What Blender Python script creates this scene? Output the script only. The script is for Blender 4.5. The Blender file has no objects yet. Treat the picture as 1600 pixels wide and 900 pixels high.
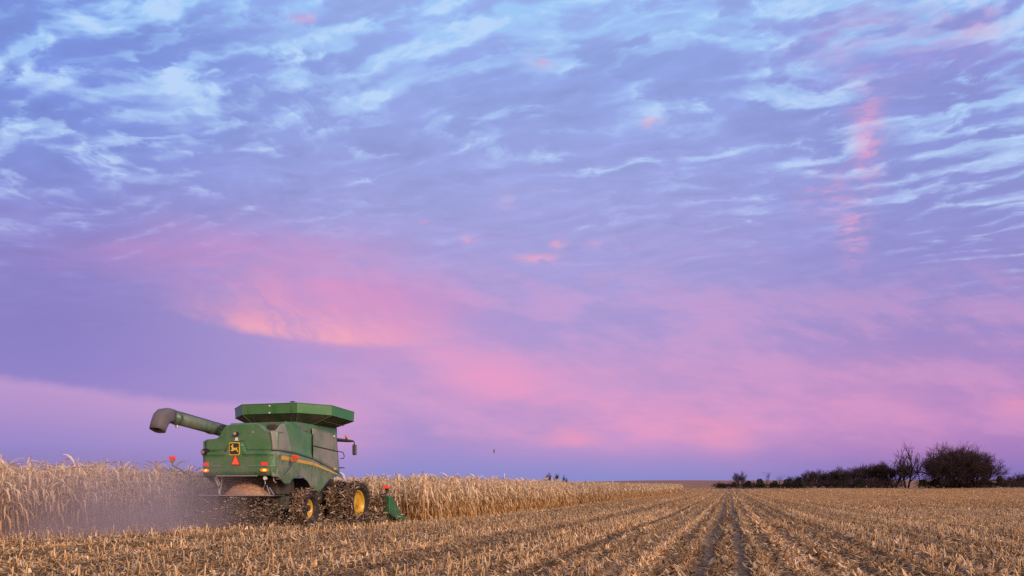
import bpy, bmesh, math, random
import numpy as np
from mathutils import Vector, Matrix

# ------------------------------------------------------------------ camera, world, sun
sc = bpy.context.scene
COL = sc.collection
R = math.radians

EYE = 1.6
ROW_ANG = R(15.82)                        # planting rows run 15.8 degrees right of the camera's heading
CA, SA = math.cos(ROW_ANG), math.sin(ROW_ANG)

cam_data = bpy.data.cameras.new('camera')
cam = bpy.data.objects.new('camera', cam_data)
COL.objects.link(cam)
cam.location = (0, 0, EYE)
cam.rotation_euler = (R(90), 0, 0)
cam_data.lens = 27.0
cam_data.sensor_width = 36.0
cam_data.shift_y = 0.195
cam_data.clip_start = 0.1
cam_data.clip_end = 20000
sc.camera = cam

sc.view_settings.view_transform = 'Standard'
sc.view_settings.look = 'None'
sc.view_settings.exposure = 0.0
sc.view_settings.gamma = 1.0
sc.view_settings.use_curve_mapping = False
sc.cycles.max_bounces = 6
sc.cycles.diffuse_bounces = 2
sc.cycles.glossy_bounces = 2
sc.cycles.transmission_bounces = 2
sc.cycles.volume_bounces = 1
sc.cycles.use_denoising = False
sc.cycles.volume_step_rate = .6

SUN_EL, SUN_AZ = R(23), R(138)            # low afterglow behind the camera, to its right (azimuth from +Y to +X)
sun_dir = Vector((math.sin(SUN_AZ) * math.cos(SUN_EL), math.cos(SUN_AZ) * math.cos(SUN_EL), math.sin(SUN_EL)))
sl = bpy.data.lights.new('sun', 'SUN')
sl.energy = 3.4
sl.angle = R(24)
sl.color = (1.0, 0.78, 0.60)
so = bpy.data.objects.new('sun', sl)
COL.objects.link(so)
so.rotation_euler = sun_dir.to_track_quat('Z', 'Y').to_euler()


def lin(*c):
    return tuple((v / 255 / 12.92 if v / 255 <= .04045 else ((v / 255 + .055) / 1.055) ** 2.4) for v in c)


class X:
    """a node socket or number with arithmetic"""
    T = None

    def __init__(s, v):
        s.v = v

    @staticmethod
    def put(sock, a):
        a = a.v if isinstance(a, X) else a
        if isinstance(a, (int, float)):
            sock.default_value = a
        else:
            X.T.links.new(a, sock)

    @staticmethod
    def m(op, a, b=0.0, c=None):
        n = X.T.nodes.new('ShaderNodeMath')
        n.operation = op
        X.put(n.inputs[0], a)
        X.put(n.inputs[1], b)
        if c is not None:
            X.put(n.inputs[2], c)
        return X(n.outputs[0])

    def __add__(s, o): return X.m('ADD', s, o)
    __radd__ = __add__
    def __sub__(s, o): return X.m('SUBTRACT', s, o)
    def __rsub__(s, o): return X.m('SUBTRACT', o, s)
    def __mul__(s, o): return X.m('MULTIPLY', s, o)
    __rmul__ = __mul__
    def __truediv__(s, o): return X.m('DIVIDE', s, o)
    def __rtruediv__(s, o): return X.m('DIVIDE', o, s)


def xmax(a, b): return X.m('MAXIMUM', a, b)
def xmin(a, b): return X.m('MINIMUM', a, b)
def xexp(a): return X.m('EXPONENT', a)


def smooth(x, lo, hi):
    n = X.T.nodes.new('ShaderNodeMapRange')
    n.interpolation_type = 'SMOOTHSTEP'
    X.put(n.inputs['Value'], x)
    n.inputs['From Min'].default_value = lo
    n.inputs['From Max'].default_value = hi
    return X(n.outputs['Result'])


def gauss(x, c, w):
    d = (x - c) / w
    return xexp(d * d * -1.0)


def blob(u, w, cu, cw, su, sw, rot=0.0):
    c, s = math.cos(rot), math.sin(rot)
    du, dw = u - cu, w - cw
    a = (du * c + dw * s) / su
    b = (dw * c - du * s) / sw
    return xexp((a * a + b * b) * -1.0)


def vec(a, b, c):
    n = X.T.nodes.new('ShaderNodeCombineXYZ')
    for i, q in enumerate((a, b, c)):
        X.put(n.inputs[i], q)
    return X(n.outputs[0])


def noise(v, scale=1.0, detail=4.0, rough=.5, lac=2.0, dist=0.0, out='Fac'):
    n = X.T.nodes.new('ShaderNodeTexNoise')
    if v is not None:
        X.T.links.new(v.v, n.inputs['Vector'])
    n.inputs['Scale'].default_value = scale
    n.inputs['Detail'].default_value = detail
    n.inputs['Roughness'].default_value = rough
    n.inputs['Lacunarity'].default_value = lac
    n.inputs['Distortion'].default_value = dist
    return X(n.outputs[out])


def mixc(f, a, b, blend='MIX'):
    n = X.T.nodes.new('ShaderNodeMix')
    n.data_type = 'RGBA'
    n.blend_type = blend
    X.put(n.inputs[0], f)
    for sock, q in ((n.inputs[6], a), (n.inputs[7], b)):
        if isinstance(q, X):
            X.T.links.new(q.v, sock)
        else:
            sock.default_value = (*q[:3], 1)
    return X(n.outputs[2])


def ramp(f, stops, interp='LINEAR'):
    n = X.T.nodes.new('ShaderNodeValToRGB')
    cr = n.color_ramp
    cr.interpolation = interp
    while len(cr.elements) < len(stops):
        cr.elements.new(.5)
    for e, (p, c) in zip(cr.elements, sorted(stops)):
        e.position = p
        e.color = (*c, 1)
    X.put(n.inputs[0], f)
    return X(n.outputs[0])


# ---- dusk sky: high broken cloud over pale blue, pink afterglow opposite the sunset
world = bpy.data.worlds.new('World')
sc.world = world
world.use_nodes = True
T = X.T = world.node_tree
T.nodes.clear()
tc = T.nodes.new('ShaderNodeTexCoord')
sx = T.nodes.new('ShaderNodeSeparateXYZ')
T.links.new(tc.outputs['Generated'], sx.inputs[0])
dx, dy, dz = (X(o) for o in sx.outputs)
yy = xmax(dy, 0.16)
u = dx / yy                               # tangent right of the camera heading; cloud positions below converted from image pixels
w = xmax(dz, 0.0) / yy                    # tangent of the height above the horizon

def tt(py): return (762 - py) / 1200 / .70    # ramp position of an image pixel row
def rp(rows): return ramp(w / .70, [(max(0, tt(y)), lin(*c)) for y, c in rows], 'EASE' if False else 'LINEAR')

left = rp([(0, (115, 146, 224)), (100, (112, 140, 222)), (200, (118, 141, 219)), (300, (126, 137, 213)), (400, (128, 119, 195)),
           (500, (130, 115, 190)), (570, (136, 120, 196)), (640, (150, 128, 198)), (690, (134, 126, 200)), (725, (118, 116, 190)), (762, (112, 112, 186))])
mid = rp([(0, (148, 174, 236)), (100, (142, 165, 232)), (200, (146, 163, 228)), (300, (154, 160, 222)), (400, (161, 155, 217)),
          (500, (172, 150, 210)), (600, (178, 148, 206)), (670, (166, 141, 204)), (705, (154, 138, 204)), (745, (136, 138, 204)), (762, (134, 136, 202))])
right = rp([(0, (136, 152, 222)), (100, (135, 145, 218)), (200, (134, 147, 217)), (300, (138, 144, 213)), (400, (141, 136, 206)),
            (500, (152, 132, 198)), (600, (176, 132, 194)), (660, (174, 126, 192)), (705, (158, 120, 188)), (745, (128, 116, 188)), (762, (122, 114, 186))])
base = mixc(smooth(u, -.62, -.12), left, mid)
base = mixc(smooth(u, .12, .60), base, right)

base = mixc(smooth(w, .06, .30) * .13, base, lin(172, 170, 214))

# cloud layer seen in perspective, bands running towards the far left
inv = 1.0 / (w + .075)
px_, py_ = u * inv, inv
warp = noise(vec(px_, py_, 3.1), 1.3, 2, .5, out='Color')
wsx = T.nodes.new('ShaderNodeSeparateXYZ')
T.links.new(warp.v, wsx.inputs[0])
w1, w2 = X(wsx.outputs[0]) - .5, X(wsx.outputs[1]) - .5
fz = noise(vec(px_ * 7.0, py_ * 9.0, 9.2), 1.0, 3, .6, out='Color')
fsx = T.nodes.new('ShaderNodeSeparateXYZ')
T.links.new(fz.v, fsx.inputs[0])
f1_, f2_ = X(fsx.outputs[0]) - .5, X(fsx.outputs[1]) - .5
along = px_ * -.951 + py_ * .309 + w1 * .55 + f1_ * .07
across = px_ * .309 + py_ * .951 + w2 * .36 + f2_ * .05
band = noise(vec(along * 4.6, across * 13.0, 1.7), 1.0, 2, .5) + X.m('SINE', across * 66.0 + f2_ * 5.0 + w1 * 9.0) * .075
puff = noise(vec(along * 15.0, across * 19.0, 7.3), 1.0, 5, .58)
patch = noise(vec(px_ * 1.3, py_ * 1.3, 4.4), 1.0, 2, .5)
vo = T.nodes.new('ShaderNodeTexVoronoi')
vo.feature = 'SMOOTH_F1'
vo.inputs['Smoothness'].default_value = .35
vo.inputs['Scale'].default_value = 1.0
T.links.new(vec(along * 7.5 + (puff - .5) * 1.6 + f1_ * 1.5, across * 13.0 + (puff - .5) * 1.4 + f2_ * 1.5, 2.2).v, vo.inputs['Vector'])
cell = X(vo.outputs['Distance'])
cover = .5 + (band - .5) * .55 + (puff - .5) * .30 + (patch - .5) * .22 + (cell - .52) * .30
amt_top = smooth(w, .20, .54)
amt_right = blob(u, w, .66, .39, .22, .12)
amt_left = blob(u, w, -.45, .56, .40, .14)
lift = amt_top * .085 + amt_right * .045 + amt_left * .03 - blob(u, w, .02, .36, .34, .10) * .02 - blob(u, w, .40, .34, .14, .12) * .05
g = (cover + lift - .540) / .190
gap = xmin(xmax(g, 0.0), 1.0)
gap = gap * gap * (3.0 - 2.0 * gap)
#gap colour: clear pale blue high up, lilac lower down
gapcol = ramp(w / .70, [(.36, lin(184, 186, 232)), (.52, lin(174, 190, 236)), (.70, lin(168, 198, 242)), (.92, lin(156, 201, 247))])
gap_amt = gap * xmin(smooth(w, .25, .44) * .78 + smooth(w, .42, .62) * .22 + amt_right * .45 + amt_left * .2, 1.0)
soft = noise(vec(along * 4.0, across * 6.5, 11.0), 1.0, 4, .6)
shade = 1.0 + ((soft - .5) * .34 + (cover - .5) * .45) * smooth(w, .14, .45)
n_ = T.nodes.new('ShaderNodeVectorMath')
n_.operation = 'SCALE'
T.links.new(base.v, n_.inputs[0])
X.put(n_.inputs['Scale'], shade)
base = X(n_.outputs[0])
sky = mixc(gap_amt * .90, base, gapcol)
bright = smooth(cover + lift, .64, .76) * gap_amt * smooth(puff, .42, .62)
sky = mixc(bright * .55, sky, lin(200, 222, 250))

# pink afterglow washes
wn = noise(vec(u * 3.0, w * 9.0, 2.0), 1.4, 5, .55)
wisp = smooth(wn, .38, .64)
wb = smooth(noise(vec(u * 5.0 + w * 3.0, w * 20.0, 12.0), 1.0, 5, .6), .36, .64)
wisp = wisp * .55 + wb * .45
wash = blob(u, w, -.36, .285, .24, .055, -.18) * .62 + blob(u, w, -.20, .225, .13, .07, -.2) * .72
sky = mixc(xmin(wash * (.16 + .92 * wisp), 1.0), sky, lin(204, 138, 196))
wash2 = blob(u, w, -.06, .170, .20, .045, -.36) * .8 + blob(u, w, .22, .105, .24, .050, -.06) * .85 + blob(u, w, .05, .075, .16, .03) * .45 \
    + blob(u, w, .48, .10, .20, .05) * .42 + blob(u, w, -.22, .075, .06, .035) * .55
lowp = smooth(w, .040, .075) * (1.0 - smooth(w, .20, .36)) * smooth(u, -.36, -.10)
wl = noise(vec(u * 7.0 + w * 8.0, w * 15.0, 21.0), 1.0, 5, .60)
sky = mixc(lowp * smooth(wl, .42, .66) * .40, sky, lin(222, 158, 204))
sky = mixc(lowp * smooth(wl, .58, .36) * .22, sky, lin(146, 130, 200))
sky = mixc(xmin(wash2 * (.30 + .85 * wisp), 1.0), sky, lin(226, 152, 198))

# the lit fringe of the near cloud: a crisp lower edge with streaks trailing upwards
ef = noise(vec(u * 16.0, w * 5.0, 0.4), 1.0, 3, .5) - .5
edge = .1825 + (u + .133) * (u + .133) * .46 + ef * .016
over = w - edge
lean = u * 22.0 + w * 26.0
fil = noise(vec(lean + wn * 5.0, w * 16.0 + wn * 3.0, 5.0), 1.0, 4, .6)
win = smooth(u, -.47, -.30) * (1.0 - smooth(u, -.26, -.06))
fringe = smooth(over, -.006, .012) * xexp(xmax(over, 0.0) * -20.0) * win * (.25 + .85 * smooth(fil, .34, .68))
sky = mixc(xmin(fringe, 1.0) * .92, sky, lin(246, 158, 186))
core = smooth(over, -.004, .008) * xexp(xmax(over, 0.0) * -55.0) * win * (.3 + .7 * smooth(fil, .3, .6))
sky = mixc(xmin(core, 1.0) * .55, sky, lin(255, 180, 178))

# paler air under the long cloud at the left
e2 = .110 + (u + .22) * (u + .22) * .19 + (noise(vec(u * 7.0, w * 14.0, 8.0), 1.0, 5, .62) - .5) * .030
under = (1.0 - smooth(w - e2, -.012, .006)) * (1.0 - smooth(u, -.32, -.14))
glow = under * xexp(xmax(e2 - w, 0.0) * -17.0)
sky = mixc(xmin(glow, 1.0) * .74, sky, lin(202, 156, 206))

# small lit puffs and the broken pink column
pn = noise(vec(u * 22.0, w * 34.0, 6.0), 1.0, 4, .6)
pk = smooth(pn, .42, .62)
colm = blob(u, w, .462, .478, .022, .036) + blob(u, w, .466, .425, .016, .03) + blob(u, w, .405, .385, .022, .03, -.5) + blob(u, w, .445, .335, .018, .04) + \
    blob(u, w, .47, .58, .09, .05) * .45 + blob(u, w, .60, .60, .05, .03) * .6
sky = mixc(xmin(colm * (.10 + .95 * smooth(puff * .6 + pn * .4, .42, .58)), 1.0) * .62, sky, lin(228, 160, 202))
spots = blob(u, w, -.117, .343, .008, .005) + blob(u, w, -.053, .323, .010, .005) + blob(u, w, -.035, .300, .011, .004) + blob(u, w, .035, .298, .028, .006) \
    + blob(u, w, .040, .555, .018, .010) * .5 + blob(u, w, .135, .318, .035, .006) * .6 + blob(u, w, -.268, .612, .02, .009) * .6 + blob(u, w, .020, .372, .03, .012) * .6 + blob(u, w, .07, .372, .012, .006) \
    + blob(u, w, .060, .318, .01, .006) + blob(u, w, .182, .475, .012, .007) + blob(u, w, .63, .627, .014, .006)
sky = mixc(xmin(spots, 1.0) * pk * .75, sky, lin(236, 168, 196))
glows = blob(u, w, .075, .062, .028, .020) * smooth(w - ef * .02, .048, .058) + blob(u, w, .262, .078, .045, .024, -.2) * .9 + blob(u, w, .665, .107, .035, .013) * 1.2 + blob(u, w, -.24, .090, .030, .028) * .5
sky = mixc(xmin(glows, 1.0) * (.12 + .62 * wisp), sky, lin(246, 152, 178))

# sunset side, behind the camera
backc = ramp(xmax(dz, 0.0), [(0.0, (1.75, .80, .36)), (.10, (1.35, .66, .40)), (.28, (.80, .48, .46)), (.60, (.36, .37, .60)), (1.0, (.28, .36, .66))])
back = smooth(dy * -1.0, -.16, .45)
sky = mixc(back, sky, backc)
nish = T.nodes.new('ShaderNodeTexSky')
nish.sky_type = 'NISHITA'
nish.sun_disc = False
nish.sun_elevation = R(3)
nish.sun_rotation = SUN_AZ
bg1 = T.nodes.new('ShaderNodeBackground')
T.links.new(sky.v, bg1.inputs['Color'])
bg1.inputs['Strength'].default_value = 1.0
bg2 = T.nodes.new('ShaderNodeBackground')
T.links.new(nish.outputs[0], bg2.inputs['Color'])
bg2.inputs['Strength'].default_value = 0.01
add = T.nodes.new('ShaderNodeAddShader')
T.links.new(bg1.outputs[0], add.inputs[0])
T.links.new(bg2.outputs[0], add.inputs[1])
wo = T.nodes.new('ShaderNodeOutputWorld')
T.links.new(add.outputs[0], wo.inputs['Surface'])
world.cycles.sampling_method = 'MANUAL'
world.cycles.sample_map_resolution = 512


# ------------------------------------------------------------------ helpers
def material(name, rough=.8):
    m = bpy.data.materials.new(name)
    m.use_nodes = True
    X.T = m.node_tree
    b = m.node_tree.nodes['Principled BSDF']
    b.inputs['Roughness'].default_value = rough
    return m, b


def objco():
    n = X.T.nodes.new('ShaderNodeTexCoord')
    return X(n.outputs['Object'])


def worldpos():
    n = X.T.nodes.new('ShaderNodeNewGeometry')
    return X(n.outputs['Position'])


def setc(b, c, key='Base Color'):
    if isinstance(c, X):
        X.T.links.new(c.v, b.inputs[key])
    elif isinstance(c, (int, float)):
        b.inputs[key].default_value = c
    else:
        b.inputs[key].default_value = (*c, 1)


def bump(b, h, strength=.3, dist=.02):
    n = X.T.nodes.new('ShaderNodeBump')
    n.inputs['Strength'].default_value = strength
    n.inputs['Distance'].default_value = dist
    X.T.links.new(h.v, n.inputs['Height'])
    X.T.links.new(n.outputs[0], b.inputs['Normal'])


def simple(name, c, rough=.6, metal=0.0, emit=None, es=0.0):
    m, b = material(name, rough)
    setc(b, c)
    b.inputs['Metallic'].default_value = metal
    if emit:
        setc(b, emit, 'Emission Color')
        b.inputs['Emission Strength'].default_value = es
    return m


def tag(o, label=None, cat=None, group=None, kind=None):
    if label: o['label'] = label
    if cat: o['category'] = cat
    if group: o['group'] = group
    if kind: o['kind'] = kind
    return o


def empty(name, loc=(0, 0, 0), rz=0.0, parent=None):
    o = bpy.data.objects.new(name, None)
    o.empty_display_size = .2
    o.location = loc
    o.rotation_euler = (0, 0, rz)
    COL.objects.link(o)
    if parent: o.parent = parent
    return o


class MB:
    """collects verts and faces of one mesh"""
    def __init__(s):
        s.v, s.f, s.mi = [], [], []

    def add(s, vs, fs, mi=0):
        k = len(s.v)
        s.v += [tuple(p) for p in vs]
        s.f += [tuple(i + k for i in f) for f in fs]
        s.mi += [mi] * len(fs)
        return s

    def box(s, c, d, rot=None, mi=0):
        hx, hy, hz = d[0] / 2, d[1] / 2, d[2] / 2
        vs = [Vector((x, y, z)) for x in (-hx, hx) for y in (-hy, hy) for z in (-hz, hz)]
        if rot is not None: vs = [rot @ p for p in vs]
        vs = [p + Vector(c) for p in vs]
        return s.add(vs, [(0, 1, 3, 2), (4, 6, 7, 5), (0, 4, 5, 1), (2, 3, 7, 6), (0, 2, 6, 4), (1, 5, 7, 3)], mi)

    def tube(s, pts, r, n=8, mi=0, cap=True):
        pts = [Vector(p) for p in pts]
        rs = r if isinstance(r, (list, tuple)) else [r] * len(pts)
        up = Vector((0, 0, 1))
        vs, fs = [], []
        for i, p in enumerate(pts):
            t = (pts[min(i + 1, len(pts) - 1)] - pts[max(i - 1, 0)]).normalized()
            ref = up if abs(t.z) < .9 else Vector((1, 0, 0))
            a = t.cross(ref).normalized()
            b = a.cross(t).normalized()
            for k in range(n):
                th = 2 * math.pi * k / n
                vs.append(p + (a * math.cos(th) + b * math.sin(th)) * rs[i])
        for i in range(len(pts) - 1):
            for k in range(n):
                a0, a1 = i * n + k, i * n + (k + 1) % n
                fs.append((a0, a1, a1 + n, a0 + n))
        if cap:
            fs.append(tuple(range(n))[::-1])
            fs.append(tuple((len(pts) - 1) * n + k for k in range(n)))
        return s.add(vs, fs, mi)

    def lathe_x(s, prof, n=40, mi=0, cx=0.0, cy=0.0, cz=0.0):
        """prof: list of (x, r) around the X axis"""
        vs, fs = [], []
        for (x, r) in prof:
            for k in range(n):
                t = 2 * math.pi * k / n
                vs.append((cx + x, cy + r * math.cos(t), cz + r * math.sin(t)))
        for i in range(len(prof) - 1):
            for k in range(n):
                a0, a1 = i * n + k, i * n + (k + 1) % n
                fs.append((a0, a1, a1 + n, a0 + n))
        return s.add(vs, fs, mi)

    def prism(s, poly, axis, lo, hi, mi=0):
        """extrude a polygon; axis 'x': poly in (y,z), 'y': poly in (x,z), 'z': poly in (x,y)"""
        def at(p, q):
            return {'x': (q, p[0], p[1]), 'y': (p[0], q, p[1]), 'z': (p[0], p[1], q)}[axis]
        n = len(poly)
        vs = [at(p, lo) for p in poly] + [at(p, hi) for p in poly]
        fs = [tuple(range(n)), tuple(range(n, 2 * n))[::-1]] + [(i, i + n, (i + 1) % n + n, (i + 1) % n) for i in range(n)]
        return s.add(vs, fs, mi)

    def build(s, name, mats, parent=None, bevel=0.0, smooth=False, solid=0.0, seg=2):
        me = bpy.data.meshes.new(name)
        me.from_pydata(s.v, [], s.f)
        for m in (mats if isinstance(mats, (list, tuple)) else [mats]):
            me.materials.append(m)
        me.polygons.foreach_set('material_index', s.mi)
        bm = bmesh.new()
        bm.from_mesh(me)
        bmesh.ops.recalc_face_normals(bm, faces=bm.faces)
        bm.to_mesh(me)
        bm.free()
        if smooth:
            me.polygons.foreach_set('use_smooth', [True] * len(me.polygons))
        o = bpy.data.objects.new(name, me)
        COL.objects.link(o)
        if parent: o.parent = parent
        if solid:
            md = o.modifiers.new('s', 'SOLIDIFY')
            md.thickness = solid
            md.offset = 0
        if bevel:
            md = o.modifiers.new('b', 'BEVEL')
            md.width = bevel
            md.segments = seg
            md.limit_method = 'ANGLE'
            md.angle_limit = R(40)
        return o


def np_mesh(name, V, F, mat, col=None, smooth=False):
    """V (n,3), F (m,4) quads, col (n,3) colour attribute"""
    V = np.asarray(V, np.float32)
    F = np.asarray(F, np.int32)
    me = bpy.data.meshes.new(name)
    me.vertices.add(len(V))
    me.vertices.foreach_set('co', V.ravel())
    k = F.shape[1]
    me.loops.add(F.size)
    me.loops.foreach_set('vertex_index', F.ravel())
    me.polygons.add(len(F))
    me.polygons.foreach_set('loop_start', np.arange(0, F.size, k, dtype=np.int32))
    me.polygons.foreach_set('loop_total', np.full(len(F), k, np.int32))
    if col is not None:
        a = me.color_attributes.new('Col', 'FLOAT_COLOR', 'POINT')
        c4 = np.ones((len(V), 4), np.float32)
        c4[:, :3] = col
        a.data.foreach_set('color', c4.ravel())
    me.update(calc_edges=True)
    me.materials.append(mat)
    if smooth:
        me.polygons.foreach_set('use_smooth', np.ones(len(F), bool))
    return me


def link_mesh(name, me, parent=None, loc=(0, 0, 0), rz=0.0, scale=1.0):
    o = bpy.data.objects.new(name, me)
    o.location = loc
    o.rotation_euler = (0, 0, rz)
    o.scale = (scale,) * 3
    COL.objects.link(o)
    if parent: o.parent = parent
    return o


def field_xy(s, d):
    """s along the rows, d to the right of the camera's own row -> world x, y"""
    return s * SA + d * CA, s * CA - d * SA


def smst(x, a, b):
    t = np.clip((x - a) / (b - a), 0, 1)
    return t * t * (3 - 2 * t)


def terrain(x, y):
    """height of the field"""
    x = np.asarray(x, float)
    y = np.asarray(y, float)
    z = -.20 * smst(y, 24, 46)
    t = np.clip((y - 150) / 185, 0, 1)
    rise = t ** 3 * 1.72
    z = z + np.where(y < 335, rise, 1.72 - smst(y, 335, 520) * 2.2)
    z = z + .55 * np.exp(-((x - 212) / 24) ** 2 - ((y - 305) / 22) ** 2)      # low grassy bank at the right
    z = z + .05 * np.sin(x * .05 + 1.3) * smst(y, 60, 140) + .03 * np.sin(y * .07 + x * .031) * smst(y, 60, 120)
    return z


DEAD = []
RNG = np.random.default_rng(7)
random.seed(5)

CORN_LEFT = -23.3                          # edge of the uncut corn left of the cut swath
CORN_EDGE = -15.7                          # edge of the uncut corn ahead of the header
HEAD_S = 36.9                              # the header has reached this far along the rows
CORN_END = 262.0

# ------------------------------------------------------------------ ground
gm, gb = material('field soil', .95)
P = worldpos()
sp = X.T.nodes.new('ShaderNodeSeparateXYZ')
X.T.links.new(P.v, sp.inputs[0])
gx, gy = X(sp.outputs[0]), X(sp.outputs[1])
gd = gx * CA - gy * SA                     # across the rows
gs = gx * SA + gy * CA                     # along the rows
rown = noise(vec(gd * 1.0, gs * .03, 0.0), 1.3, 3, .6)
rows = X.m('SINE', (gd + .12) * (2 * math.pi / .76) + (rown - .5) * 2.0)
fine = noise(vec(gd * 2.0, gs * .9, 1.0), 6.0, 6, .7)
broad = noise(vec(gd * .33, gs * .012, 2.0), 1.0, 3, .55)
straw = smooth(fine + rows * .05 + (broad - .5) * .35, .42, .62)
strawc = mixc(noise(P, 9.0, 3, .6), (.36, .20, .085), (.54, .34, .16))
soilc = mixc(noise(P, 3.0, 4, .6), (.035, .020, .012), (.085, .048, .026))
far = smooth(gy, 55.0, 150.0)
gcol = mixc(xmin(straw * .85 + far * (.35 + .35 * smooth(broad, .35, .6)), 1.0), soilc, strawc)
# bare, wet soil patches near the right-hand bank
pat = blob(gx, gy, 196.0, 268.0, 42.0, 9.0) * 1.3 + blob(gx, gy, 143.0, 262.0, 9.0, 12.0)
pat = smooth(pat + (noise(P, .08, 3, .6) - .5) * .5, .35, .7)
gcol = mixc(pat * .85, gcol, (.045, .024, .022))
gap_row = .5 - .5 * X.m('COSINE', (gd + .12) * (2 * math.pi / .76) + (rown - .5) * 1.6)
gcol = mixc(smooth(gap_row, .45, .95) * (.25 + .5 * smooth(broad, .36, .6)), gcol, soilc)
setc(gb, gcol)
bump(gb, fine + rows * .15, .5, .08)

ys = np.concatenate([np.linspace(-60, 8, 8), np.geomspace(9, 600, 190), np.geomspace(640, 9000, 24)])
us = np.linspace(-1, 1, 150)
us = np.sign(us) * np.abs(us) ** 1.25
GX = np.array([[uu * (60 + abs(y) * 1.3) for uu in us] for y in ys])
GY = np.repeat(ys[:, None], len(us), 1)
GZ = terrain(GX, GY)
V = np.stack([GX, GY, GZ], -1).reshape(-1, 3)
nu = len(us)
ii, jj = np.meshgrid(np.arange(len(ys) - 1), np.arange(nu - 1), indexing='ij')
k = (ii * nu + jj).ravel()
F = np.stack([k, k + 1, k + nu + 1, k + nu], 1)
tag(link_mesh('field_ground', np_mesh('field_ground', V, F, gm, smooth=True)), kind='structure')

# distant rise with another ripe field
hm, hb = material('distant ripe field', .95)
P = worldpos()
setc(hb, mixc(noise(P, .06, 5, .65), (.17, .075, .045), (.30, .145, .085)))
hx = np.linspace(-260, 1500, 90)
hv = []
for yv, hz in ((640, -1.0), (655, 3.2), (680, 6.3), (705, 7.4), (760, 8.2), (1100, 6.0)):
    prof = np.interp(hx, [-260, 40, 70, 110, 170, 300, 500, 800, 1500], [0, .35, .93, 1.05, 1.08, 1.1, 1.2, .9, .5])
    hv.append(np.stack([hx, np.full_like(hx, yv) + hx * .02, np.where(hz < 0, hz, hz * prof + .15 * np.sin(hx * .05))], -1))
V = np.concatenate(hv)
n_h = len(hx)
ii, jj = np.meshgrid(np.arange(5), np.arange(n_h - 1), indexing='ij')
k = (ii * n_h + jj).ravel()
tag(link_mesh('hill', np_mesh('hill', V, np.stack([k, k + 1, k + n_h + 1, k + n_h], 1), hm, smooth=True)), kind='structure')


# ------------------------------------------------------------------ dry plant materials
def plant_mat(name, rough=.85, transl=.18, attr=True):
    m = bpy.data.materials.new(name)
    m.use_nodes = True
    X.T = m.node_tree
    b = m.node_tree.nodes['Principled BSDF']
    b.inputs['Roughness'].default_value = rough
    b.inputs['Specular IOR Level'].default_value = .12
    a = m.node_tree.nodes.new('ShaderNodeAttribute')
    a.attribute_name = 'Col'
    oi = m.node_tree.nodes.new('ShaderNodeObjectInfo')
    c = X(a.outputs['Color'])
    nz = noise(worldpos(), 23.0, 3, .6)
    n = m.node_tree.nodes.new('ShaderNodeVectorMath')
    n.operation = 'SCALE'
    m.node_tree.links.new(c.v, n.inputs[0])
    X.put(n.inputs['Scale'], .72 + nz * .4 + X(oi.outputs['Random']) * .16)
    c = X(n.outputs[0])
    m.node_tree.links.new(c.v, b.inputs['Base Color'])
    tr = m.node_tree.nodes.new('ShaderNodeBsdfTranslucent')
    m.node_tree.links.new(c.v, tr.inputs[0])
    mx = m.node_tree.nodes.new('ShaderNodeMixShader')
    mx.inputs[0].default_value = transl
    m.node_tree.links.new(b.outputs[0], mx.inputs[1])
    m.node_tree.links.new(tr.outputs[0], mx.inputs[2])
    m.node_tree.links.new(mx.outputs[0], m.node_tree.nodes['Material Output'].inputs['Surface'])
    return m


M_CORN = plant_mat('dry corn')
M_STUB = plant_mat('cut corn stalk', transl=.08)
M_HUSK = plant_mat('husk and leaf litter', transl=.12)


class QB:
    """quad collector with colours"""
    def __init__(s):
        s.v, s.f, s.c = [], [], []

    def strip(s, pts, side, wid, c):
        k = len(s.v)
        for p, sd_, w_ in zip(pts, side, wid):
            s.v.append(p - sd_ * w_ * .5)
            s.v.append(p + sd_ * w_ * .5)
        for i in range(len(pts) - 1):
            s.f.append((k + 2 * i, k + 2 * i + 1, k + 2 * i + 3, k + 2 * i + 2))
        cc = c if isinstance(c, list) else [c] * len(pts)
        for q in cc:
            s.c += [q, q]

    def tube(s, pts, rad, n, cols):
        k = len(s.v)
        for p, r_ in zip(pts, rad):
            for j in range(n):
                t = 2 * math.pi * j / n
                s.v.append(np.array([p[0] + r_ * math.cos(t), p[1] + r_ * math.sin(t), p[2]]))
        for i in range(len(pts) - 1):
            for j in range(n):
                a0, a1 = k + i * n + j, k + i * n + (j + 1) % n
                s.f.append((a0, a1, a1 + n, a0 + n))
        for c in cols:
            s.c += [c] * n

    def arrays(s):
        return np.array(s.v, np.float32).reshape(-1, 3), np.array(s.f, np.int32).reshape(-1, 4), np.array(s.c, np.float32).reshape(-1, 3)


def mixn(a, b, t): return tuple(x * (1 - t) + y * t for x, y in zip(a, b))

PALE, TAN, ORANGE, DARKST = (.78, .575, .36), (.56, .345, .165), (.46, .235, .08), (.20, .105, .048)


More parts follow.
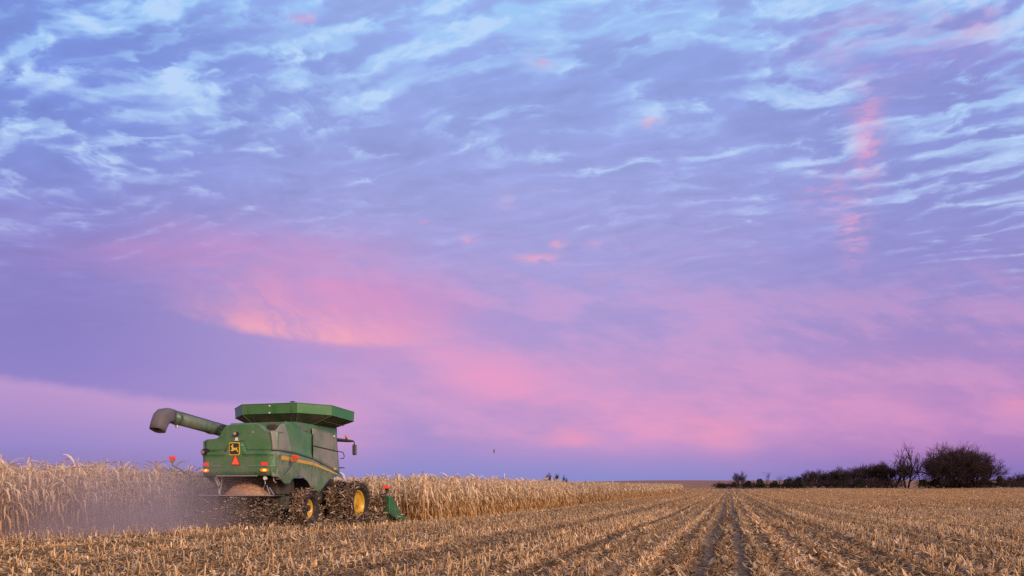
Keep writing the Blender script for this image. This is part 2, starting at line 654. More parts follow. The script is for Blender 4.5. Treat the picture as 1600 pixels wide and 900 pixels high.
def corn_parts(rng, lod):
    """one dry corn plant about 1 m tall per unit; returns stalk, leaves, ear collectors"""
    st, lv, er = QB(), QB(), QB()
    h = 1.0
    lean = rng.normal(0, .07, 2)
    def stem(t): return np.array([lean[0] * t * t, lean[1] * t * t, h * t])
    n = 3 if lod else 5
    ts = np.linspace(0, .93, 3 if lod else 5)
    st.tube([stem(t) for t in ts], [.0062 * (1.25 - .75 * t) * (1.5 if lod else 1) for t in ts], n, [mixn(ORANGE, PALE, min(1, t * 1.25)) for t in ts])
    nl = 10 if lod else 16
    az0 = rng.uniform(0, 6.28)
    for i in range(nl):
        t0 = .10 + .80 * (i + rng.uniform(-.3, .3)) / nl
        az = az0 + math.pi * i + rng.normal(0, .5)
        L = (.26 + .12 * math.sin(math.pi * t0)) * rng.uniform(.7, 1.15)
        if t0 < .3: L *= .75
        up = rng.uniform(.5, 1.2) if t0 > .35 else rng.uniform(-.2, .5)
        if t0 > .75: up += .45
        fold = rng.uniform(.15, .55)
        seg = 3 if lod else 6
        p = stem(t0)
        dirv = np.array([math.cos(az), math.sin(az), 0])
        pts, sd_, wd = [], [], []
        ang = up
        tw = rng.uniform(-.6, .6)
        for k in range(seg + 1):
            f = k / seg
            pts.append(p.copy())
            sv = np.array([-math.sin(az + tw * f * 2), math.cos(az + tw * f * 2), .5 * math.sin(tw * f * 4)])
            sd_.append(sv)
            wd.append((.027 if not lod else .034) * (.55 + 1.5 * f) * (1 - f) ** .8 * rng.uniform(.8, 1.2) + .003)
            ang -= (2.2 * fold + .25) * (3.4 / seg) * (.35 + f)
            ang = max(ang, -1.45)
            p = p + L / seg * (dirv * math.cos(ang) + np.array([0, 0, math.sin(ang)])) + rng.normal(0, .004, 3)
        c = mixn(mixn(TAN, PALE, min(1, max(0, t0 * 1.9 - .22 + rng.uniform(-.25, .3)))), DARKST, rng.uniform(0, .35) ** 2)
        if t0 < .42: c = mixn(c, ORANGE, .55 * (1 - t0 / .55) + .1)
        if rng.random() < .12: c = mixn(c, ORANGE, .6)
        lv.strip(pts, sd_, wd, c)
    # tassel
    top = stem(.93)
    for i in range(2 if lod else 4):
        a, s_ = rng.uniform(0, 6.28), rng.uniform(.02, .06)
        q = top + np.array([math.cos(a) * s_, math.sin(a) * s_, rng.uniform(.03, .075)])
        st.strip([top, q], [np.array([-math.sin(a), math.cos(a), 0])] * 2, [.005, .004], mixn(PALE, DARKST, .25))
    # husked ear, hanging
    t0 = rng.uniform(.40, .52)
    a = rng.uniform(0, 6.28)
    b = stem(t0) + np.array([math.cos(a), math.sin(a), 0]) * .02
    dn = rng.random() < .55
    pts = [b + np.array([math.cos(a) * .03 * k, math.sin(a) * .03 * k, (-.028 if dn else .028) * k]) for k in range(4)]
    er.tube(pts, [.008, .016, .013, .003], 3 if lod else 5, [PALE, PALE, TAN, TAN])
    return st, lv, er


def joined(qbs):
    V, F, C, o = [], [], [], 0
    for q in qbs:
        v, f, c = q.arrays()
        V.append(v); F.append(f + o); C.append(c)
        o += len(v)
    return np.concatenate(V), np.concatenate(F), np.concatenate(C)


def scatter(name, variants, xyz, rz, sc_, mat, sxy=None, tint=None):
    """copies small meshes into one ground-cover mesh"""
    which = RNG.integers(0, len(variants), len(xyz))
    V, F, C, off = [], [], [], 0
    for i, (v, f, c) in enumerate(variants):
        m = which == i
        if not m.any(): continue
        p, a, s_ = xyz[m], rz[m], sc_[m]
        q = s_ if sxy is None else sxy[m]
        cs, sn = np.cos(a)[:, None], np.sin(a)[:, None]
        vx = (v[None, :, 0] * cs - v[None, :, 1] * sn) * q[:, None] + p[:, :1]
        vy = (v[None, :, 0] * sn + v[None, :, 1] * cs) * q[:, None] + p[:, 1:2]
        vz = v[None, :, 2] * s_[:, None] + p[:, 2:3]
        VV = np.stack([vx, vy, vz], -1).reshape(-1, 3)
        n = len(p)
        FF = (f[None] + (np.arange(n) * len(v))[:, None, None]).reshape(-1, f.shape[1]) + off
        br = (RNG.uniform(.74, 1.16, n) if tint is None else tint[m])[:, None, None]
        CC = (c[None] * br).reshape(-1, 3)
        V.append(VV); F.append(FF); C.append(CC)
        off += len(VV)
    me = np_mesh(name, np.concatenate(V), np.concatenate(F), mat, np.concatenate(C))
    return link_mesh(name, me)


# ------------------------------------------------------------------ standing corn
HI = [corn_parts(np.random.default_rng(100 + i), 0) for i in range(14)]
LO = [corn_parts(np.random.default_rng(200 + i), 1) for i in range(10)]
HI_J, LO_J = [joined(q) for q in HI], [joined(q) for q in LO]


def corn_h(s):
    return np.interp(s, [0, 35, 45, 60, 120, 250], [2.52, 2.46, 2.36, 2.34, 2.45, 2.75])


def corn_rows(d_list, s0, s1, step):
    out = []
    for d in d_list:
        s = np.arange(s0, s1, step)
        s = s + RNG.normal(0, .04, len(s)) + RNG.uniform(0, step)
        s = s[RNG.random(len(s)) > .05]
        dd = d + RNG.normal(0, .05, len(s))
        x, y = field_xy(s, dd)
        z = terrain(x, y)
        h = corn_h(s) * RNG.normal(1, .065, len(s)) * (1 - .25 * (RNG.random(len(s)) < .05))
        out.append(np.stack([x, y, z, h], 1))
    return np.concatenate(out)


# the nearest plants, each its own object (front three rows left of the machine)
near = corn_rows([CORN_LEFT - .76 * i for i in range(3)], 17.2, 37.5, .19)
near = near[np.argsort(-(near[:, 3] / near[:, 1]))]
dist = np.hypot(near[:, 0], near[:, 1])
vis = np.where(near[:, 0] / near[:, 1] > -.72)[0]
pick = vis[np.argsort(dist[vis])[:298]]
rest = np.setdiff1d(np.arange(len(near)), pick)
meshes = [(np_mesh('stalk', *q[0].arrays()[:2], M_CORN, q[0].arrays()[2]), np_mesh('leaves', *q[1].arrays()[:2], M_CORN, q[1].arrays()[2]),
           np_mesh('ear', *q[2].arrays()[:2], M_CORN, q[2].arrays()[2])) for q in HI]
for i in pick:
    x, y, z, h = near[i]
    kind = meshes[int(RNG.integers(0, len(meshes)))]
    o = empty('corn_plant', (float(x), float(y), float(z) - .02), float(RNG.uniform(0, 6.28)))
    o.scale = (float(h) * 1.08, float(h) * 1.08, float(h))
    tag(o, 'dry corn plant standing in the front rows of uncut corn left of the combine', 'corn plant', 'dry corn plants left of the combine')
    for nm, me in zip(('stalk', 'leaves', 'ear'), kind):
        link_mesh(nm, me, o)

hi_pts = np.concatenate([near[rest],
                         corn_rows([CORN_LEFT - .76 * i for i in range(3)], 13.5, 17.2, .19),
                         corn_rows([CORN_LEFT - .76 * i for i in range(3, 9)], 13.5, 46, .20),
                         corn_rows([CORN_EDGE - .76 * i for i in range(11)], HEAD_S + 1.1, HEAD_S + 9, .19),
                         corn_rows([CORN_EDGE - .76 * i for i in range(6)], HEAD_S + 9, 75, .19)])
lo_pts = np.concatenate([corn_rows([CORN_EDGE - .76 * i for i in range(8)], 75, 140, .24),
                         corn_rows([CORN_EDGE - .76 * i for i in range(6, 12)], HEAD_S + 9, 75, .26),
                         corn_rows([CORN_LEFT - .76 * i for i in range(9, 14)], 13.5, 46, .26),
                         corn_rows([CORN_EDGE - .76 * i for i in range(7)], 140, CORN_END, .34),
                         corn_rows([CORN_EDGE - .76 * i for i in range(7, 34)], CORN_END - 9, CORN_END, .40)])
for nm, var, pts, w_ in (('corn_crop', HI_J, hi_pts, 1.05), ('corn_crop', LO_J, lo_pts, 1.25)):
    wid = pts[:, 3] * w_ * np.where(np.hypot(pts[:, 0], pts[:, 1]) > 140, 1.35, 1.0)
    o = scatter(nm, var, pts[:, :3] - [0, 0, .02], RNG.uniform(0, 6.28, len(pts)), pts[:, 3], M_CORN, wid)
    tag(o, 'rows of uncut dry corn beyond the header' if var is LO_J else 'deeper rows of uncut dry corn behind the front plants', 'corn', kind='stuff')


# ------------------------------------------------------------------ stubble and litter
def stub_var(rng, lod=0):
    q = QB()
    a = rng.normal(0, .22, 2)
    c0 = mixn((.44, .225, .075), (.62, .41, .20), rng.uniform(0, 1))
    n = 3 if lod else 5
    q.tube([np.array([a[0] * t, a[1] * t, t]) for t in (-.05, .5, 1.0)], [.050, .043, .040], n, [mixn(c0, ORANGE, .5), c0, mixn(c0, PALE, .5)])
    if not lod:
        # split top and a shred of leaf sheath
        for _ in range(int(rng.integers(2, 6))):
            b, z0 = rng.uniform(0, 6.28), rng.uniform(.15, .8)
            d = np.array([math.cos(b), math.sin(b), 0])
            sd_ = np.array([-math.sin(b), math.cos(b), 0])
            p0 = np.array([a[0] * z0, a[1] * z0, z0]) + d * .04
            L = rng.uniform(.25, .7)
            pts = [p0, p0 + d * .5 * L + np.array([0, 0, .35 * L]), p0 + d * L * .95 + np.array([0, 0, rng.uniform(-.6, .5) * L])]
            q.strip(pts, [sd_] * 3, [.09, .13, .03], mixn(TAN, PALE, rng.uniform(0, 1)))
    return q.arrays()


STUB_HI = [stub_var(np.random.default_rng(300 + i)) for i in range(12)]
STUB_LO = [stub_var(np.random.default_rng(330 + i), 1) for i in range(6)]


def in_corn(x, y):
    s, d = x * SA + y * CA, x * CA - y * SA
    return (d < CORN_LEFT + .45) | ((d < CORN_EDGE + .45) & (s > HEAD_S) & (s < CORN_END + .6))


def frustum(x, y, m=1.5):
    return (np.abs(x) < .70 * y + m) & (y > 4)


LANES = np.array([-.5, .26, 4.1, 4.86, -2.3, 8.7, 9.4, -6.5, -7.3, 13.4, -11.2])    # wheel-tracked gaps between rows
LANEW = np.array([.9, .85, .8, .5, .6, .6, .6, .55, .5, .6, .45])


def lane(d):
    v = np.zeros_like(d)
    for c, k in zip(LANES, LANEW):
        v = np.maximum(v, k * np.exp(-((d - c) / .24) ** 2))
    return v


ROWF = np.random.default_rng(91).uniform(.68, 1.22, 700)        # each row's own soil-splash and weathering
GAPF = np.random.default_rng(92).uniform(.10, .85, 700)    # how bare and trampled each gap is


def track(d):
    """rows pressed flat by the machine's wheels, a pair in every pass"""
    q = np.mod(np.asarray(d) + 1.9, 6.08) - 3.04
    return np.exp(-((np.abs(q) - 1.55) / .42) ** 2)


def row_tone(d):
    i = np.clip(np.round((d + .12) / .76).astype(int) + 150, 0, 699)
    g = (d - .26) / .76
    k = np.clip(np.round(g).astype(int) + 150, 0, 699)
    gap = GAPF[k] * np.exp(-((g - np.round(g)) * .76 / .21) ** 2)
    return ROWF[i] * (1 - gap) * (1 - .42 * track(d)) * (1 - .55 * lane(d))


def stub_rows(y0, y1, step):
    out = []
    for i in range(-60, 460):
        d = -.12 + .76 * i
        if abs(d) > y1: continue
        s = np.arange(max(0, y0 - 60), y1 * 1.35 + 10, step)
        s = s + RNG.normal(0, .05, len(s))
        dd = d + RNG.normal(0, .045, len(s)) + .05 * np.sin(s * .11 + i)
        x, y = field_xy(s, dd)
        m = (y > y0) & (y <= y1) & frustum(x, y) & ~in_corn(x, y) & (RNG.random(len(s)) > .14)
        if not m.any(): continue
        x, y, dd = x[m], y[m], dd[m]
        litter = np.exp(-((dd - .6) / 2.4) ** 2)
        h = (.10 + .23 * RNG.random(len(x)) ** 1.2) * (1 - .42 * litter)
        h *= np.where(dd > 3.5, 1.08, 1.0) * (1 - .55 * track(dd)) * (.85 + .3 * RNG.random())
        keep_ = RNG.random(len(x)) > .45 * track(dd)
        t_ = np.clip((.25 + .75 * row_tone(np.full(len(x), d))) * RNG.uniform(.75, 1.4, len(x)), .2, 1.45)
        out.append(np.stack([x, y, terrain(x, y), h, t_], 1)[keep_])
    return np.concatenate(out)


p = stub_rows(11.5, 60, .17)
order = np.argsort(np.where(p[:, 1] > 13.2, p[:, 1], 1e6))
singles, rest = order[:300], order[300:]
stub_me = [np_mesh('corn_stub', v, f, M_STUB, c) for v, f, c in STUB_HI]
for i in singles:
    o = link_mesh('corn_stub', stub_me[int(RNG.integers(0, 12))], None, tuple(float(q) for q in p[i, :3]), float(RNG.uniform(0, 6.28)), float(p[i, 3]))
    tag(o, 'cut corn stalk stub standing upright in the nearest rows of stubble', 'stub', 'corn stubs nearest the viewer')
r = p[rest]
tag(scatter('corn_stubble', STUB_HI, r[:, :3], RNG.uniform(0, 6.28, len(r)), r[:, 3], M_STUB, np.maximum(r[:, 3], .2) * 1.05, tint=r[:, 4]),
    'short cut corn stubble in rows across the middle of the field', 'stubble', kind='stuff')
p = stub_rows(60, 325, .40)
tag(scatter('corn_stubble', STUB_LO, p[:, :3], RNG.uniform(0, 6.28, len(p)), p[:, 3] * 1.0, M_STUB, np.full(len(p), .42), tint=p[:, 4]),
    'far corn stubble rows towards the end of the field', 'stubble', kind='stuff')


def husk_var(rng):
    q = QB()
    kind = rng.random()
    L = 1.0
    bend = rng.normal(0, .35)
    t0 = rng.uniform(-.5, .5)
    c = mixn(mixn(TAN, PALE, rng.uniform(0, 1.0)), DARKST, rng.uniform(0, .8) ** 3)
    if kind < .25: c = mixn(c, (.70, .55, .37), .7)
    elif kind < .55: c = mixn(c, ORANGE, .7)
    c = (c[0] * 1.04, c[1] * .94, c[2] * .80)
    wd = rng.choice([.05, .08, .11, .15, .21]) * rng.uniform(.8, 1.2)
    rise = .75 * rng.random() ** 2.6
    n = 3
    pts, sd_, ws = [], [], []
    for k in range(n + 1):
        f = k / n
        a = bend * (f - .5) * 2
        pts.append(np.array([(f - .5) * L, math.sin(a) * .25, .02 + rise * f * f * rng.uniform(.6, 1.1) + .05 * rng.random()]))
        tl = t0 + rng.normal(0, .35)
        sd_.append(np.array([-math.sin(a) * .5, math.cos(tl), math.sin(tl)]))
        ws.append(wd * (.35 + 1.1 * math.sin(math.pi * min(.95, f + .06))))
    q.strip(pts, sd_, ws, c)
    return q.arrays()


HUSK = [husk_var(np.random.default_rng(400 + i)) for i in range(40)]


def litter_pts(y0, y1, n, bias=True):
    y = np.sqrt(RNG.uniform(y0 ** 2, y1 ** 2, n))
    x = RNG.uniform(-1, 1, n) * (.70 * y + 1.5)
    m = ~in_corn(x, y)
    x, y = x[m], y[m]
    s, d = x * SA + y * CA, x * CA - y * SA
    keep = 1 - .93 * lane(d + .05 * np.sin(s * .6))
    patchy = .5 + .5 * np.sin(d * .83 + 1.1) * np.sin(s * .19 + d * .4) 
    keep *= .62 + .38 * patchy
    wob = .10 * np.sin(s * .05 + d * .7)
    strength = .50 + .22 * np.sin(d * .51 + .4)
    keep *= 1 - strength * (.5 + .5 * np.cos(2 * math.pi * (d - .26 + wob) / .76)) ** 1.5
    m = RNG.random(len(x)) < keep
    return x[m], y[m], d[m]


parts, tones = [], []
for y0, y1, n, lo, hi in ((11.5, 22, 165000, .04, .20), (22, 45, 220000, .05, .24), (45, 90, 160000, .10, .34), (90, 190, 110000, .18, .48), (190, 330, 60000, .35, .8)):
    x, y, d = litter_pts(y0, y1, n)
    L = lo + (hi - lo) * RNG.random(len(x)) ** 2.2
    L *= 1 + .35 * np.exp(-((d - 1.0) / 3.0) ** 2)
    z = terrain(x, y) + RNG.random(len(x)) ** 2 * .07
    parts.append(np.stack([x, y, z, L], 1))
    tones.append(np.clip((.28 + 1.22 * RNG.random(len(x)) ** 1.25) * (.22 + .78 * row_tone(d)) * 1.22, .10, 1.5))
p = np.concatenate(parts)
tag(scatter('corn_litter', HUSK, p[:, :3], RNG.uniform(0, 6.28, len(p)), p[:, 3], M_HUSK, tint=np.concatenate(tones)),
    'husks, leaves and chopped straw strewn over the stubble', 'litter', kind='stuff')


# ------------------------------------------------------------------ combine harvester (local frame: X right, Y forward, Z up)
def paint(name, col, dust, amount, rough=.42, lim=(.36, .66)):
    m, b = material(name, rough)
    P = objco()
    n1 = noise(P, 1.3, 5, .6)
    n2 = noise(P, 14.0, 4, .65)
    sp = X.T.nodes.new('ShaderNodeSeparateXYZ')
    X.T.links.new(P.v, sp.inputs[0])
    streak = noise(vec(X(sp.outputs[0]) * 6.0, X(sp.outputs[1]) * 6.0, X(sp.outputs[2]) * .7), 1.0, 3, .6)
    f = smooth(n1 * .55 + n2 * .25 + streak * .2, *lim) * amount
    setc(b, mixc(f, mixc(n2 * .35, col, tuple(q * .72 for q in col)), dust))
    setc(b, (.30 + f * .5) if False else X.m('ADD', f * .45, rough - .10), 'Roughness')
    bump(b, n2, .06, .01)
    return m


GREEN = (.036, .160, .052)
DUST = (.25, .222, .20)
M_GR = paint('green paint', GREEN, DUST, .34)
M_GS = paint('dusty sky-sheen green side paint', (.044, .140, .056), DUST, .74, .38, (.36, .64))  # grey mixed in for dust and for the sky glow reflected at a slant
M_GX = paint('dusty sky-sheen shield paint', (.050, .125, .062), (.235, .215, .195), .82, .36, (.30, .58))  # greyer mix: dust plus a painted-in sky reflection on fender and front shield
M_HDR = paint('dark header paint', (.018, .125, .036), DUST, .25)
M_GT = paint('tank cover paint', (.020, .165, .042), DUST, .20)
M_GD = paint('grimy and shade-dark underside', (.020, .040, .022), (.10, .075, .06), .9, .7)
M_AUG = paint('auger tube paint', (.045, .10, .062), DUST, .5, .5)
M_BLK = simple('black plastic', (.018, .017, .018), .55)
M_DARK = paint('dark machinery', (.022, .022, .022), (.085, .062, .05), .9, .8)
M_BOOT = paint('grey rubber boot', (.10, .088, .10), (.16, .14, .15), .6, .8)
M_STEEL = simple('worn steel', (.42, .40, .40), .45, .6)
M_YEL = paint('yellow rim paint', (.62, .34, .012), (.30, .20, .10), .45)
M_STRIPE = simple('yellow stripe', (.58, .36, .10), .5)
M_EMBY = simple('emblem yellow', (.75, .53, .03), .45)
M_EMBB = simple('emblem dark field', (.018, .022, .035), .4)
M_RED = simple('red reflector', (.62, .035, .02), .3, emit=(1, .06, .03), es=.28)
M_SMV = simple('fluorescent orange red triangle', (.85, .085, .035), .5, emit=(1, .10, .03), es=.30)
M_SMVB = simple('dark red triangle border', (.34, .022, .02), .5)
M_LAMP = simple('lit tail lamp', (.9, .12, .02), .3, emit=(1, .10, .015), es=1.0)
M_LAMPC = simple('lit tail lamp centre', (1, .7, .1), .3, emit=(1, .62, .10), es=2.2)
M_AMB = simple('amber lens', (.75, .16, .02), .3)
M_GLASS = simple('cab glass', (.02, .03, .04), .08)
M_WHITE = simple('pale lens', (.72, .70, .72), .3)
M_TYRE, tb = material('tyre rubber caked with mud', .9)
tn = noise(objco(), 7.0, 5, .65)
setc(tb, mixc(smooth(tn, .48, .66), (.016, .014, .015), (.075, .048, .034)))
bump(tb, tn, .4, .03)
STRAWS = [simple('straw ' + n, c, .9) for n, c in (('dark', (.10, .058, .036)), ('brown', (.20, .125, .08)), ('tan', (.36, .24, .15)), ('pale', (.52, .40, .28)))]

MS, MD = 28.8, -18.94
mx, my = field_xy(MS, MD)
combine = empty('combine_harvester', (mx, my, 0.0), -ROW_ANG)
tag(combine, 'green combine harvester seen from behind, cutting the standing corn', 'combine harvester')


def grid(name, fn, nu_, nv, mat, parent, solid=.035, smoothf=True):
    b = MB()
    vs = [fn(i / nu_, j / nv) for j in range(nv + 1) for i in range(nu_ + 1)]
    fs = [(j * (nu_ + 1) + i, j * (nu_ + 1) + i + 1, (j + 1) * (nu_ + 1) + i + 1, (j + 1) * (nu_ + 1) + i) for j in range(nv) for i in range(nu_)]
    b.add(vs, fs)
    return b.build(name, mat, parent, smooth=smoothf, solid=solid)


ip = lambda x, a, b: float(np.interp(x, a, b))
def sst(x, a, b):
    t = min(1, max(0, (x - a) / (b - a)))
    return t * t * (3 - 2 * t)

# --- rear hood
HX = [-1.70, -1.15, -.98, -.88, -.76, -.66, -.52, -.2, .78, .94, 1.07, 1.20, 1.30, 1.70]
HZ = [3.53, 3.555, 3.58, 3.66, 3.87, 4.02, 4.10, 4.14, 4.14, 4.10, 4.00, 3.88, 3.84, 3.83]
def y_rear(x, z):
    groove = 3.05 + .36 * (sst(x, -.46, -.30) - sst(x, .24, .40))
    y = -2.30
    y += .10 * sst(z, groove - .03, groove + .05)
    y -= .045 * math.exp(-((z - groove + .09) / .07) ** 2) * 1.0
    y += .10 * math.exp(-((z - groove) / .040) ** 2)
    y += max(0, z - 3.1) * .10
    y += max(0, abs(x) - 1.38) ** 2 * 1.9
    y += max(0, 2.28 - z) ** 2 * 2.2
    y -= .05 * (1 - (x / 1.7) ** 2)
    return y

def hood_fn(a, b):
    x = -1.70 + 3.40 * a
    zt = ip(x, HX, HZ)
    z = 2.08 + (zt - 2.08) * b
    xx = x * (1 - .035 * sst(2.5 - z, 0, .45)) * (1.0)
    return (xx, y_rear(x, z), z)
hood = grid('rear_hood', hood_fn, 84, 60, M_GR, combine, .03)

def on_rear(x, z, off=.03): return (x, y_rear(x, z) - off, z)

# top return of the hood, running forward
b = MB()
tops = [(x, ip(x, HX, HZ)) for x in np.linspace(-1.68, 1.68, 60)]
vs = [(x, y_rear(x, z) + .02, z) for x, z in tops] + [(x * .99, -1.5, z - .02) for x, z in tops]
b.add(vs, [(i, i + 1, i + 61, i + 60) for i in range(59)])
b.build('hood_top', M_GR, combine, smooth=False, solid=.03)
# left flank of the hood and dark body core
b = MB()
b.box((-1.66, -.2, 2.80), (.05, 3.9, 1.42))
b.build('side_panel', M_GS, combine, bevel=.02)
b = MB()
b.box((0, .45, 2.72), (2.96, 4.9, 1.30))
b.box((0, -.9, 3.45), (2.5, 1.1, .60))
b.build('body', M_DARK, combine)

# seams, top edge highlight painted as a pale tube, fixings
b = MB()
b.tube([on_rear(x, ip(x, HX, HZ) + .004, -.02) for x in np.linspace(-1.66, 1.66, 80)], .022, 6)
b.build('hood_edge', paint('pale edge highlight', (.16, .20, .16), DUST, .6), hood)
b = MB()
for x in (-1.52, 1.52):
    b.tube([on_rear(x, z, .002) for z in np.linspace(2.12, ip(x, HX, HZ) - .03, 14)], .008, 4)
b.tube([on_rear(x, 2.26 - .0 * x, .002) for x in np.linspace(-1.05, 1.0, 14)], .006, 4)
b.build('seam', M_BLK, hood)
for x, z in ((-1.58, 3.40), (1.60, 3.62), (1.60, 2.75), (-1.60, 2.75), (-.9, 2.2), (.9, 2.2)):
    b = MB()
    b.tube([on_rear(x, z, -.01), on_rear(x, z, .022)], .02, 8)
    b.build('bolt', M_BLK, hood)
# emblem
def plate(poly, off, thick, mats, name, parent, mi=None):
    b = MB()
    b.prism(poly, 'y', off - thick, off)
    return b.build(name, mats, parent)
def rrect(cx, cz, hw, hh, r, n=5):
    out = []
    for sx_, sz_, a0 in ((1, 1, 0), (-1, 1, 90), (-1, -1, 180), (1, -1, 270)):
        for k in range(n + 1):
            a = R(a0 + 90 * k / n)
            out.append((cx + sx_ * (hw - r) + r * math.cos(a), cz + sz_ * (hh - r) + r * math.sin(a)))
    return out
EX, EZ = -.04, 3.15
ey = y_rear(EX, EZ) - .02
emb = plate(rrect(EX, EZ, .245, .255, .07), ey, .02, M_EMBY, 'emblem', hood)
plate(rrect(EX, EZ, .212, .222, .055), ey - .022, .006, M_EMBB, 'emblem_field', hood)
deer = [(-38, 20), (-30, 30), (-22, 30), (-26, 42), (-8, 42), (-14, 30), (-10, 14), (4, 8), (20, 8), (34, 14), (36, 6), (30, -2), (36, -14), (46, -28), (40, -34), (28, -20), (18, -12), (2, -12), (-6, -18),
        (-20, -22), (-38, -20), (-40, -12), (-24, -10), (-26, 2), (-26, 14)]
plate([(EX + x * .0042, EZ + z * .0042) for x, z in deer], ey - .030, .005, M_EMBY, 'leaping_deer', hood)
# slow-moving-vehicle triangle
def tri(cx, cz, s, cut):
    h = s * .95
    return [(cx - s / 2 + cut, cz - h / 2), (cx + s / 2 - cut, cz - h / 2), (cx + s / 2 - cut * .45, cz - h / 2 + cut * .8), (cx + cut * .55, cz + h / 2), (cx - cut * .55, cz + h / 2), (cx - s / 2 + cut * .45, cz - h / 2 + cut * .8)]
ty = min(y_rear(.01, z) for z in (2.45, 2.7, 2.95)) - .02
plate(tri(.01, 2.70, .44, .05), ty, .012, M_SMVB, 'warning_triangle_border', hood)
plate(tri(.01, 2.69, .34, .02), ty - .014, .006, M_SMV, 'warning_triangle', hood)
# reflectors and lamps
for xx, hw in ((-1.39, .115), (1.31, .145)):
    yb = y_rear(xx, 2.55) - .02
    plate(rrect(xx, 2.545, hw, .065, .01, 2), yb, .015, M_RED, 'reflector', hood)
    yb = y_rear(xx, 2.3) - .03
    el = [(xx + (hw + .03) * math.cos(t), 2.29 + .068 * math.sin(t)) for t in np.linspace(0, 2 * math.pi, 25)[:-1]]
    tl = plate(el, yb, .03, M_LAMP, 'tail_light', hood)
    el = [(xx + .02 + hw * .5 * math.cos(t), 2.295 + .030 * math.sin(t)) for t in np.linspace(0, 2 * math.pi, 17)[:-1]]
    plate(el, yb - .032, .008, M_LAMPC, 'bulb_glow', hood)
# trim rail
b = MB()
for x0, x1 in ((-1.72, -.62), (.62, 1.68)):
    b.tube([on_rear(x, 2.455, .03) for x in np.linspace(x0, x1, 8)], .014, 6)
b.tube([(1.70, y, 2.46) for y in (-2.15, -1.9, -1.7)], .014, 6)
b.build('trim_rail', M_STEEL, hood)
b = MB()
b.box((.0, -2.27, 2.075), (1.9, .05, .035))
b.build('lower_lip', M_STEEL, hood)
# hood-top work light, small lamp, air outlet
b = MB()
b.tube([on_rear(-.04, 3.75, -.02), on_rear(-.04, 3.75, .14)], .085, 14)
wl = b.build('work_light', M_BLK, hood, smooth=False)
b = MB()
b.tube([on_rear(-.055, 3.76, .14), on_rear(-.055, 3.76, .155)], .060, 12)
b.build('lens', simple('pinkish lens', (.55, .30, .26), .3), wl)
b = MB()
b.tube([on_rear(-.04, 3.55, -.02), on_rear(-.04, 3.55, .06)], .055, 12)
b.box(on_rear(-.03, 3.485, .04), (.16, .10, .02))
b.build('rear_camera', M_WHITE, hood)
b = MB()
b.tube([on_rear(.69, 3.81, -.01), on_rear(.69, 3.81, .03)], .042, 12)
b.build('latch', M_STEEL, hood)
b = MB()
ax = on_rear(-1.45, 3.03, 0)
for k, (r0, y0, y1) in enumerate(((.155, .05, -.05), (.135, -.06, -.10), (.145, -.11, -.15), (.10, -.16, -.22))):
    b.tube([(ax[0], ax[1] + y0, ax[2]), (ax[0], ax[1] + y1, ax[2])], r0, 18)
ex = b.build('air_outlet', M_BLK, hood)
b = MB()
b.tube([(ax[0], ax[1] - .222, ax[2]), (ax[0], ax[1] - .235, ax[2])], .07, 16)
b.build('cap', simple('dull reddish cap', (.30, .19, .17), .5), ex)

# --- side panels (both flanks share one outline)
GY_, GZ_ = [-2.3, -.95, .65, 2.0, 2.95, 3.25], [3.05, 2.99, 2.79, 2.47, 2.20, 2.10]
BY_ = [-2.3, -1.95, -1.5, -1.35, -1.15, -.92, -.58, -.1, .22, .42, .62, .88, 1.18, 1.42, 1.75, 2.05, 2.4, 2.8, 3.25]
BZ_ = [2.05, 2.01, 1.77, 1.735, 1.77, 1.97, 2.07, 2.03, 1.90, 1.74, 1.55, 1.385, 1.385, 1.54, 1.80, 1.98, 2.09, 2.14, 2.03]
zg = lambda y: ip(y, GY_, GZ_)
zb = lambda y: min(ip(y, BY_, BZ_), zg(y) - .03)
def x_side(y, z):
    t = (zg(y) - z)
    x = 1.70 + .05 * math.exp(-((t - .12) / .10) ** 2) - .06 * max(0, t - .25)
    x -= max(0, -1.95 - y) ** 2 * 1.6
    return x

